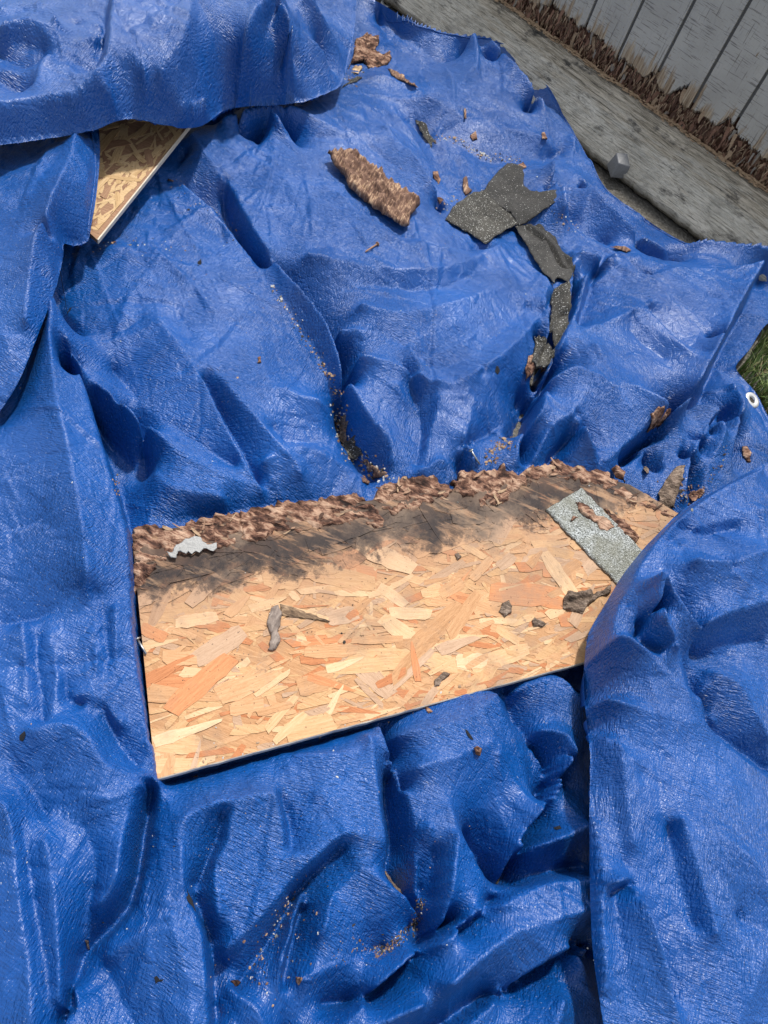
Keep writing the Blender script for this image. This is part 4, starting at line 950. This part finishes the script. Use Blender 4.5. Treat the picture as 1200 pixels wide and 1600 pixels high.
WT = [.26, .26, .18, .18, .12]
strew([(428, 450), (470, 520), (515, 585), (528, 625)], 170, 4, (.0014, .0042), [.3, .3, .2, .12, .08])
strew([(528, 640), (534, 680), (548, 705), (566, 720), (600, 745)], 300, 6, (.0014, .005), [.2, .2, .2, .28, .12])
strew([(680, 217), (705, 218), (725, 225), (745, 240), (770, 248), (810, 250)], 240, 3.5, (.0016, .0045), [.2, .2, .1, .3, .2])
strew([(690, 330), (700, 322), (708, 310)], 40, 5, (.0015, .004), [.2, .3, .1, .3, .1])
strew([(868, 330), (880, 345), (900, 358)], 60, 4, (.0015, .004), [.25, .25, .1, .3, .1])
strew([(720, 340), (760, 340), (790, 330)], 110, 14, (.0008, .0022), [.2, .3, .0, .4, .1])
strew([(640, 300), (700, 300), (720, 400), (860, 250)], 200, 40, (.0008, .002), [.3, .3, .1, .2, .1])
strew([(300, 420), (480, 560)], 90, 25, (.0008, .002), [.3, .3, .2, .1, .1])
strew([(750, 310), (800, 310), (850, 320)], 190, 18, (.001, .0026), [.2, .25, .05, .4, .1])
strew([(840, 360), (870, 420), (880, 500)], 60, 12, (.001, .0026), [.2, .15, .05, .5, .1])
strew([(140, 376), (200, 378), (270, 380), (300, 378)], 50, 7, (.0012, .003), WT)
strew([(270, 285), (300, 320), (345, 345), (370, 385)], 60, 8, (.001, .003), WT)
strew([(655, 1410), (650, 1440), (620, 1470), (590, 1490)], 340, 5, (.0008, .0026), [.3, .06, .5, .04, .1])
strew([(520, 1500), (560, 1480), (600, 1470)], 150, 14, (.0006, .0016), [.4, .12, .3, .04, .14])
strew([(480, 1370), (440, 1430), (400, 1510), (435, 1570)], 70, 8, (.001, .0032), WT)
strew([(764, 722), (768, 708), (780, 698), (798, 694)], 260, 5, (.0012, .0042), [.45, .25, .2, .0, .1])
strew([(1090, 770), (1120, 735), (1135, 700)], 60, 4, (.0012, .0035), WT)
strew([(560, 120), (545, 128), (560, 105)], 70, 6, (.0015, .004), [.3, .1, .3, .2, .1])
strew([(1040, 780), (1060, 760), (1080, 780)], 120, 10, (.0015, .005), [.5, .2, .2, .0, .1])
strew([(180, 745), (186, 770)], 25, 4, (.0012, .0035), WT)
strew([(930, 770), (940, 800), (960, 820)], 90, 10, (.001, .0032), [.4, .3, .2, .05, .05])
strew([(300, 990), (600, 950), (860, 860)], 110, 60, (.0008, .0022), [.25, .05, .65, .0, .05])
strew([(640, 780), (800, 790), (900, 830)], 130, 22, (.0008, .0026), [.35, .15, .45, .0, .05])
strew([(380, 1540), (440, 1500), (520, 1440)], 80, 30, (.0008, .0024), WT)
strew([(300, 1190), (480, 1150), (640, 1110), (760, 1075)], 90, 5, (.0008, .0028), [.2, .6, .1, .1, 0])
strew([(60, 900), (400, 500), (900, 300), (700, 600)], 170, 130, (.0008, .0020), [.2, .3, .1, .35, .05])
strew([(560, 180), (700, 240), (620, 420), (820, 230)], 420, 90, (.0006, .0013), [.15, .35, .05, .4, .05])
strew([(150, 420), (400, 620), (600, 560)], 260, 90, (.0006, .0012), [.15, .35, .05, .4, .05])
strew([(60, 1300), (500, 1350), (1050, 1300)], 110, 120, (.0008, .0018), [.2, .3, .1, .35, .05])
for k, (V, Fc) in enumerate(CB):
    if V:
        o = link('crumbs', mesh('crumbs', V, Fc, False), CM[k])
        tag(o, ['brown', 'tan', 'black', 'white', 'grey'][k]+' crumbs and grit scattered along the creases of the tarp', 'debris', kind='stuff')

# ------------------------------------------------------------------ nails, grommets
STEEL = plainmat('dull_steel', (.35, .36, .36), .35, .9); RUST = plainmat('rusty_steel', (.30, .17, .11), .7, .3)
def lathe(prof, n=20):
    V = []; Fc = []
    for z, r in prof:
        for i in range(n): a = 2*math.pi*i/n; V.append((r*math.cos(a), r*math.sin(a), z))
    for j in range(len(prof)-1):
        for i in range(n): k = (i+1) % n; Fc.append([j*n+i, j*n+k, (j+1)*n+k, (j+1)*n+i])
    return V, Fc
def nail(head, tip, lab, mt, lift):
    a = hit(*head); b = hit(*tip); a.z += lift[0]; b.z += lift[1]; L = (b-a).length
    root = empty('nail', tuple((a+b)/2), label=lab, cat='nail', group='loose roofing nails')
    q = (b-a).to_track_quat('Z', 'Y')
    for nm, pr in (('shank', [(0, 0), (0, .0022), (L*.9, .0022), (L, .0002)]), ('head', [(-.0012, 0), (-.0012, .0062), (.0006, .0062), (.0012, .002)])):
        V, Fc = lathe(pr, 12); o = bpy.data.objects.new(nm, mesh('nail_'+nm, V, Fc)); COL.objects.link(o); o.data.materials.append(mt)
        o.parent = root; o.location = a-Vector(root.location); o.rotation_mode = 'QUATERNION'; o.rotation_quaternion = q
nail((732, 711), (749, 729), 'thin steel nail sticking out over the rotten board edge', STEEL, (.018, .006))
nail((589, 384), (570, 395), 'short rusty nail lying alone on the smooth tarp below the bark slab', RUST, (.006, .003))
nail((215, 1003), (229, 1024), 'bent grey nail between the left tarp edge and the chipboard', STEEL, (.012, .004))
RING, t_, b_ = newmat('grommet_metal'); b_.inputs['Base Color'].default_value = (.72, .73, .72, 1); b_.inputs['Metallic'].default_value = .55; b_.inputs['Roughness'].default_value = .38
def grommet(px, py, r, tilt):
    p = hit(px, py); V, Fc = lathe([(-.004, r*.42), (.0035, r*.42), (.005, r*.55), (.0055, r*.75), (.004, r*.95), (0, r), (-.003, r*.98)], 32)
    o = bpy.data.objects.new('grommet', mesh('grommet', V, Fc)); COL.objects.link(o); o.data.materials.append(RING)
    o.parent = tarp; o.location = p+Vector((0, 0, .004))-Vector(tarp.location); o.rotation_euler = tilt
    V, Fc = lathe([(0, 0), (0, r*.42)], 24); d = bpy.data.objects.new('eyelet_hole', mesh('eyelet_hole', V[0:], Fc)); COL.objects.link(d)
    d.data.materials.append(CM[2]); d.parent = o; d.location = (0, 0, -.001)  # dark disc stands in for the shade inside the eyelet
grommet(1173, 627, .026, (.15, .25, 0)); grommet(603, 7, .024, (.35, 0, 0))
# torn holes in the tarp: near-black patches laid on top, standing in for the shade inside
HOLE_SHADE, t_, b_ = newmat('torn_hole_shade'); b_.inputs['Base Color'].default_value = (.008, .009, .014, 1); b_.inputs['Roughness'].default_value = 1
for i, o_ in enumerate([[(240, 1526), (246, 1524), (250, 1530), (256, 1530), (253, 1534), (247, 1534), (243, 1538)], [(30, 1148), (38, 1144), (42, 1148), (36, 1158), (31, 1156)], [(774, 576), (779, 574), (782, 580), (778, 584), (773, 582)], [(308, 408), (313, 406), (315, 412), (310, 416)], [(292, 1388), (297, 1400), (303, 1412), (307, 1426), (300, 1418), (293, 1408)], [(727, 1138), (731, 1142), (736, 1150), (740, 1156), (736, 1156), (730, 1148)], [(866, 1292), (874, 1290), (876, 1296), (868, 1297)], [(98, 468), (106, 468), (112, 472), (104, 472)]]):
    patch('torn_hole_shade', atpx(o_, .001), (lambda x, y: top(x, y)+.0006), HOLE_SHADE, tarp, thick=.0004, ew=.002, jg=.7, rough=0, seed=i, step=1.6)

# ------------------------------------------------------------------ ground, grass
m, t, b = newmat('soil_ground'); N = NB(t); P = N.pos()
g1 = N.noise(P, 60, 6, .7); vo = N.n('ShaderNodeTexVoronoi', ins={'Vector': P, 'Scale': 90.0})
c = N.ramp(g1, [(.3, (.05, .045, .035)), (.55, (.15, .14, .12)), (.75, (.28, .26, .23))])
far = N.ramp(N.noise(P, 1.3, 5, .6), [(.35, (.05, .075, .02)), (.65, (.10, .13, .04))])
ln = N.n('ShaderNodeVectorMath', operation='LENGTH', ins={0: P}).outputs['Value']
c = N.mix(N.ramp(N.mul(ln, .1), [(.36, 0), (.5, .9)]), c, far)
t.links.new(c, b.inputs['Base Color']); b.inputs['Roughness'].default_value = .95
t.links.new(N.bump(vo.outputs['Distance'], .8, .008, N.bump(g1, .8, .01)), b.inputs['Normal'])
gme = mesh('ground', [(-80, -80, 0), (80, -80, 0), (80, 80, 0), (-80, 80, 0)], [[0, 1, 2, 3]], False)
tag(link('ground', gme, m), kind='structure')
GR = [plainmat('grass_green', (.085, .16, .035), .6), plainmat('grass_pale', (.17, .23, .07), .6), plainmat('grass_dry', (.27, .22, .11), .7)]
oc = curve(MAIN_OUT, 6, True); mpoly = pix(oc[:, 0], oc[:, 1], oc[:, 2])[:, :2]
rs = np.random.RandomState(8); n = 26000
gx = rs.uniform(.72, 1.9, n); gy = rs.uniform(1.2, 2.75, n)
keep = ~inpoly(gx, gy, mpoly); gx = gx[keep]; gy = gy[keep]
_, _, dm = nearest(gx.copy(), gy.copy(), mpoly); sel = dm > .015; gx = gx[sel]; gy = gy[sel]; dm = dm[sel]
for k in range(3):
    mk = rs.rand(len(gx)) < (.5, .45, .2)[k]; x = gx[mk]; y = gy[mk]; m_ = len(x)
    a = rs.uniform(0, 6.28, m_); L = rs.uniform(.035, .085, m_); lean = rs.uniform(.1, .9, m_)*np.minimum(1, dm[mk]/.06); wd = rs.uniform(.0012, .003, m_)
    V = []; dx = np.cos(a); dy = np.sin(a)
    for tt, w_ in ((0, 1), (.45, .8), (.8, .45), (1, .02)):
        hx = x+dx*L*lean*tt*tt; hy = y+dy*L*lean*tt*tt; hz = L*tt*(1-.45*lean*tt)
        V += [np.stack([hx-dy*wd*w_, hy+dx*wd*w_, hz], 1), np.stack([hx+dy*wd*w_, hy-dx*wd*w_, hz], 1)]
    V = np.stack(V, 1).reshape(-1, 3); b0 = np.arange(m_)*8
    Fc = np.concatenate([np.stack([b0+j, b0+j+1, b0+j+3, b0+j+2], 1) for j in (0, 2, 4)])
    tag(link('grass', mesh('grass', V, Fc), GR[k]), ['short green', 'pale green', 'dry straw coloured'][k]+' grass blades growing beyond the right edge of the tarp', 'grass', kind='stuff')

# ------------------------------------------------------------------ weathered plank and rotted siding wall
WTOP = .68  # unseen wall top, kept low so its cast shadow stays short
WO = pix(787, 7, .16); wd_ = np.array([.8803, -.4744, 0]); wn = np.array([-.4744, -.8803, 0])
def wl(s, d, z): return WO*[1, 1, 0]+wd_*s+wn*d+np.array([0, 0, z])
def wallpx(px, py, d=0.0):
    r = RW@np.array([(px-600)/F, -(py-800)/F, -1]); o = WO*[1, 1, 0]+wn*d
    t = ((o-CP)@wn)/(r@wn); q = CP+t*r; return float((q-o)@wd_), float(q[2])
def frame_mat(name, builder):
    return builder(name)
def weathered(name):
    m, t, b = newmat(name); N = NB(t); O = N.obj()      # x along grain
    g = N.noise(N.scale(O, (6, 90, 40)), 1, 5, .7, .7); g2 = N.noise(N.scale(O, (14, 260, 90)), 1, 4, .6)
    bare = N.ramp(N.mul(N.mul(g, .6), N.mul(g2, .4), 'ADD'), [(.36, (.09, .08, .065)), (.46, (.34, .30, .23)), (.56, (.56, .50, .40)), (.70, (.72, .66, .54))])
    paint = N.ramp(N.noise(O, 9, 6, .7), [(.36, (.38, .37, .33)), (.5, (.58, .56, .49)), (.68, (.72, .69, .61))])
    sep = N.n('ShaderNodeSeparateXYZ', ins={0: O})
    edge = N.mul(N.mul(sep.outputs[1], 3.4), N.mul(N.noise(N.scale(O, (3, 16, 9)), 1, 6, .75), 1.7), 'ADD')
    pm = N.mul(N.ramp(edge, [(.35, .9), (.62, 0)]), N.ramp(g2, [(.40, .35), (.5, 1)]))        # painted on the wall side, bare towards the lower edge
    c = N.mix(pm, bare, paint)
    black = N.ramp(N.noise(N.scale(O, (7, 12, 9)), 1, 5, .7), [(.56, 0), (.66, .85)])
    c = N.mix(black, c, (.045, .045, .045))
    fleck = N.ramp(N.noise(N.scale(O, (60, 130, 90)), 1, 3, .6), [(.66, 0), (.70, .8)])
    c = N.mix(fleck, c, (.52, .49, .42))
    t.links.new(c, b.inputs['Base Color']); b.inputs['Roughness'].default_value = .85; b.inputs['Specular IOR Level'].default_value = .25
    t.links.new(N.bump(g2, 1, .006, N.bump(g, 1, .012)), b.inputs['Normal'])
    return m
WEATH = weathered('weathered_plank')
def wobj(name, V, Fc, mt, origin, ang, parent=None, smooth=False):
    """mesh given in wall-aligned local coordinates (x along wall, y towards viewer, z up)"""
    o = bpy.data.objects.new(name, mesh(name, V, Fc, smooth)); COL.objects.link(o); o.data.materials.append(mt)
    if parent is None: o.location = origin; o.rotation_euler = (0, 0, ang)
    else: o.parent = parent; o.location = origin
    return o
WANG = math.atan2(wd_[1], wd_[0])                 # local x = wd_, local -y = wn
# plank: local x along, local y across (down the slope), thickness
s0, s1 = -1.6, 2.4; nxp, nyp = 420, 34
root = bpy.data.objects.new('weathered_plank', None); bpy.data.objects.remove(root)
xs = np.linspace(s0, s1, nxp); ys = np.linspace(0, 1, nyp)
Vp = []; XX, YY = np.meshgrid(xs, ys)
drop = .002*np.abs(vnoise(XX*9, YY*40, 3))*2+.0012*np.abs(vnoise(XX*40, YY*110, 5))
e0 = np.zeros_like(XX); e0[0] = 1; e1 = np.zeros_like(XX); e1[-1] = 1
wdt = .285
slope = math.atan2(.115, .25)
ly = YY*wdt+e1*.006*vnoise(XX*22, XX*0+2, 8)+e1*.003*vnoise(XX*90, XX*0, 9)-e0*.006*np.abs(vnoise(XX*40, XX*0, 12))
topz = -drop
V1_ = np.stack([XX, -ly, topz], -1).reshape(-1, 3); V2_ = np.stack([XX, -ly, topz*0-.038], -1).reshape(-1, 3)
ii = np.arange(nxp*nyp).reshape(nyp, nxp)
Fq = np.stack([ii[:-1, :-1], ii[1:, :-1], ii[1:, 1:], ii[:-1, 1:]], -1).reshape(-1, 4); Nn_ = nxp*nyp
Fb = Fq[:, ::-1]+Nn_
sd_ = [np.stack([ii[-1, :-1], ii[-1, :-1]+Nn_, ii[-1, 1:]+Nn_, ii[-1, 1:]], 1), np.stack([ii[0, 1:], ii[0, 1:]+Nn_, ii[0, :-1]+Nn_, ii[0, :-1]], 1), np.stack([ii[1:, 0], ii[:-1, 0], ii[:-1, 0]+Nn_, ii[1:, 0]+Nn_], 1)[:, ::-1], np.stack([ii[1:, -1], ii[:-1, -1], ii[:-1, -1]+Nn_, ii[1:, -1]+Nn_], 1)]
pk = bpy.data.objects.new('weathered_plank', mesh('weathered_plank', np.concatenate([V1_, V2_]), np.concatenate([Fq, Fb]+sd_), False))
COL.objects.link(pk); pk.data.materials.append(WEATH)
pk.rotation_euler = (slope, 0, WANG); pk.location = wl(0, 0, .165)
tag(pk, 'wide weathered grey plank with black stains leaning at the foot of the siding wall', 'plank')

def siding(name):
    m, t, b = newmat(name); N = NB(t); O = N.pos()
    h = N.n('ShaderNodeSeparateXYZ', ins={0: O}).outputs[2]
    vert = N.scale(O, (150, 150, 7), (0, 0, 0)); g = N.noise(vert, 1, 5, .7, .3)
    chk = N.noise(N.scale(O, (14, 14, 260)), 1, 3, .6)
    paint = N.ramp(N.noise(O, 7, 5, .6), [(.3, (.35, .33, .285)), (.7, (.45, .425, .365))])
    crack = N.ramp(g, [(.33, .0), (.40, 1)]); crack2 = N.ramp(chk, [(.36, .35), (.42, 1)])
    paint = N.mix(N.mul(crack, crack2), (.10, .09, .08), paint)
    bare = N.ramp(g, [(.3, (.06, .035, .02)), (.45, (.24, .17, .105)), (.6, (.42, .33, .22)), (.75, (.55, .47, .36))])
    e = N.mul(h, N.mul(N.noise(N.scale(O, (26, 26, 5)), 1, 5, .7), .42), 'SUBTRACT')
    pm = N.ramp(e, [(.045, 0), (.085, 1)])
    pm2 = N.ramp(N.noise(N.scale(O, (60, 60, 14)), 1, 4, .7), [(.66, 1), (.70, 0)])
    c = N.mix(N.mul(pm, pm2), bare, paint)
    t.links.new(c, b.inputs['Base Color']); b.inputs['Roughness'].default_value = .75; b.inputs['Specular IOR Level'].default_value = .3
    t.links.new(N.bump(chk, .35, .0015, N.bump(g, .8, .003)), b.inputs['Normal'])
    return m
SID = siding('grey_painted_siding')
DROT = wood_material('dark_rot', [(.25, (.02, .011, .008)), (.45, (.11, .05, .033)), (.58, (.22, .115, .075)), (.75, (.38, .24, .15))], fib=(120, 120, 16), coord='pos', bumpd=.006, strength=1)
wall = empty('siding_wall', tuple(wl(0, 0, 0)), label='grey painted grooved timber siding wall rotted to brown fibres along its base', cat='wall')
wall.rotation_euler = (0, 0, WANG)
gs = [wallpx(*q)[0] for q in [(915, 41), (952, 109), (1012, 150), (1076, 165), (1143, 202)]]
bot = sorted([wallpx(*q) for q in [(640, -95), (700, -60), (760, -30), (800, -12), (835, 5), (868, 8), (890, 30), (915, 44), (940, 62), (962, 88), (985, 100), (1005, 122), (1020, 112), (1036, 150), (1062, 162), (1078, 130), (1096, 178), (1118, 196), (1140, 182), (1156, 214), (1190, 244), (1240, 290), (1330, 360)]])
0 and print('grooves', [round(g, 3) for g in gs], 'bottoms', [(round(a, 2), round(b, 2)) for a, b in bot])
bs = np.array([q[0] for q in bot]); bz = np.array([q[1] for q in bot])
sp = (gs[-1]-gs[0])/4
edges = [gs[0]+sp*k for k in range(-11, 18)]
rs = np.random.RandomState(3)
def ragz(s): return np.interp(s, bs, bz)+.012*vnoise(s*30, s*0+1, 4)+.016*np.abs(vnoise(s*110, s*0+5, 6))+.008*vnoise(s*260, s*0, 7)
for a, b_ in zip(edges[:-1], edges[1:]):
    k = 46; s = np.linspace(a+.006, b_-.006, k); zb = np.maximum(.12, ragz(s)); zt = WTOP
    V = []
    cols = (0, .05, .14, 1)
    for d in (-.0, .014):
        for i in range(k): V.append((s[i], d, zb[i]-(0 if d == 0 else .02*rs.rand())))
        for i in range(k): V.append((s[i], d, zt))
    Fc = []
    for i in range(k-1):
        Fc.append([i, i+1, k+i+1, k+i]); Fc.append([2*k+i+1, 2*k+i, 3*k+i, 3*k+i+1]); Fc.append([2*k+i, 2*k+i+1, i+1, i])
    Fc += [[0, k, 3*k, 2*k], [k-1, 3*k-1, 4*k-1, 2*k-1][::1]]
    wobj('siding_board', V, Fc, SID, (0, 0, 0), 0, wall)
# groove backing
def box(x0, x1, y0, y1, z0, z1):
    V = [(x, y, z) for x in (x0, x1) for y in (y0, y1) for z in (z0, z1)]
    return V, [[0, 1, 3, 2], [4, 6, 7, 5], [0, 4, 5, 1], [2, 3, 7, 6], [0, 2, 6, 4], [1, 5, 7, 3]]
V, Fc = box(edges[0], edges[-1], .0155, .03, .42, WTOP); wobj('sheathing', V, Fc, DROT, (0, 0, 0), 0, wall)
GRV = plainmat('groove_shade_paint', (.13, .125, .11), .8)  # shade of the recess put into the colour, darker than the boards
for e_ in edges:
    z0 = float(ragz(np.array([e_]))[0])+.015
    V, Fc = box(e_-.0058, e_+.0058, .009, .0135, z0, WTOP); wobj('groove', V, Fc, GRV, (0, 0, 0), 0, wall)
# rotted sill behind
xs = np.linspace(edges[0], edges[-1], 700); zs = np.linspace(.0, .62, 90); XX, ZZ = np.meshgrid(xs, zs)
dep = .045+.022*vnoise(XX*14, ZZ*14, 3)+.012*np.abs(vnoise(XX*90, ZZ*14, 5))+.010*vnoise(XX*40, ZZ*30, 8)
dep = np.where(ZZ > .40, np.maximum(dep, .032), np.maximum(dep, .018))
ii = np.arange(XX.size).reshape(XX.shape); Fq = np.stack([ii[:-1, :-1], ii[:-1, 1:], ii[1:, 1:], ii[1:, :-1]], -1).reshape(-1, 4)
wobj('rotted_sill', np.stack([XX, dep, ZZ], -1).reshape(-1, 3), Fq, DROT, (0, 0, 0), 0, wall)
# splinters
SPM = [wood_material('splinter_brown', [(.3, (.12, .06, .04)), (.7, (.30, .17, .11))], fib=(200, 200, 15)), wood_material('splinter_tan', [(.3, (.22, .14, .085)), (.7, (.45, .33, .21))], fib=(200, 200, 15)), wood_material('splinter_dark', [(.3, (.05, .026, .018)), (.7, (.13, .07, .045))], fib=(200, 200, 15)), wood_material('splinter_grey', [(.3, (.15, .13, .11)), (.7, (.38, .34, .28))], fib=(200, 200, 15))]
SM = []
for i in range(8):
    for mt in SPM:
        r_ = np.random.RandomState(i); w0 = .004; V = []
        for t_, ws in ((0, 1), (.4, .85), (.75, .6), (1, .12)):
            cx = r_.normal(0, .0015); V += [(cx-w0*ws, 0, -t_), (cx+w0*ws, 0, -t_), (cx+w0*ws*.4, .0035*ws, -t_)]
        Fc = [[0, 1, 2], [9, 11, 10]]+[[3*j+a, 3*j+(a+1) % 3, 3*j+3+(a+1) % 3, 3*j+3+a][::-1] for j in range(3) for a in range(3)]
        me = mesh('splinter', V, Fc, False); me.materials.append(mt); SM.append(me)
rs = np.random.RandomState(12); vis0, vis1 = wallpx(640, -95)[0], wallpx(1290, 330)[0]
for i in range(300):
    s = rs.uniform(vis0, vis1); zb = float(np.interp(s, bs, bz)); low = rs.rand() < .8
    mtk = rs.choice(4, p=[.45, .15, .33, .07] if low else [.25, .4, .1, .25])
    z = rs.uniform(.17, zb+.0) if low else zb+rs.uniform(-.015, .015)
    o = bpy.data.objects.new('splinter', SM[rs.randint(8)*4+mtk]); COL.objects.link(o); o.parent = wall
    L = rs.uniform(.02, .06); o.scale = (rs.uniform(.6, 2.2), 1, L)
    o.location = (s, rs.uniform(.0, .022) if low else rs.uniform(-.002, .01), max(z, .14+L*.6)); o.rotation_euler = (rs.uniform(-.35, .25), rs.normal(0, .22), rs.uniform(-.5, .5))
V_, F_ = [], []
for i in range(2600):
    s = rs.uniform(vis0, vis1); zb = float(np.interp(s, bs, bz)); z = rs.uniform(.15, zb-.005); L = rs.uniform(.01, .035); w0 = rs.uniform(.0008, .003); d = rs.uniform(-.002, .03); tx = rs.normal(0, .25)*L
    b0 = len(V_); V_ += [(s-w0, d, z), (s+w0, d, z), (s, d+.003, z), (s+tx, d+rs.normal(0, .3)*L, z-L)]; F_ += [[b0, b0+1, b0+3], [b0+1, b0+2, b0+3], [b0+2, b0, b0+3]]
half = len(F_)//2
for k, (fa, mt) in enumerate(((F_[:half], SPM[0]), (F_[half:], SPM[1]))):
    used = sorted({v for f in fa for v in f}); mp = {v: i for i, v in enumerate(used)}
    o = wobj('fibres', [V_[v] for v in used], [[mp[v] for v in f] for f in fa], mt, (0, 0, 0), 0, wall); tag(o, kind='stuff')
# crumbly pale lip along the plank's upper edge
CR2 = [[], []]
V_, F_ = [], []
for i in range(1500):
    s = rs.uniform(-.9, 1.6); d = -abs(rs.normal(0, .012))+.004; r = rs.uniform(.002, .007); z = .168+rs.uniform(-.003, .004)
    b0 = len(V_); a = rs.normal(0, .3); lx = r*rs.uniform(1, 3)
    for t_ in (0, 1.3, 2.5, 3.8, 5.1): V_.append((s+lx*math.cos(t_), d+r*math.sin(t_)+a*lx*math.cos(t_)*.3, z+rs.uniform(0, .002)))
    V_ += [(s, d, z+r*.6), (s, d, z-.003)]
    for j in range(5): k = (j+1) % 5; F_.append([b0+j, b0+k, b0+5]); F_.append([b0+k, b0+j, b0+6])
o = wobj('wood_crumbs', V_, F_, SPM[1], (0, 0, 0), 0, wall); tag(o, kind='stuff')

# small slate block propping the plank
ST = plainmat('slate_block', (.20, .205, .21), .6)
p = pix(965, 262, .05)
V = [(-.030, -.035, -.02), (.032, -.030, -.02), (.036, .03, -.02), (-.026, .034, -.02), (-.024, -.022, .035), (.028, -.026, .03), (.022, .026, .045), (-.020, .028, .04)]
Fc = [[3, 2, 1, 0], [4, 5, 6, 7], [0, 1, 5, 4], [1, 2, 6, 5], [2, 3, 7, 6], [3, 0, 4, 7]]
o = bpy.data.objects.new('stone_block', mesh('stone_block', V, Fc, False)); COL.objects.link(o); o.data.materials.append(ST)
bm_ = o.modifiers.new('bevel', 'BEVEL'); bm_.width = .004; bm_.segments = 2
o.location = p; o.rotation_euler = (.1, .05, .5); tag(o, 'small grey stone block wedged between the tarp edge and the weathered plank', 'stone')
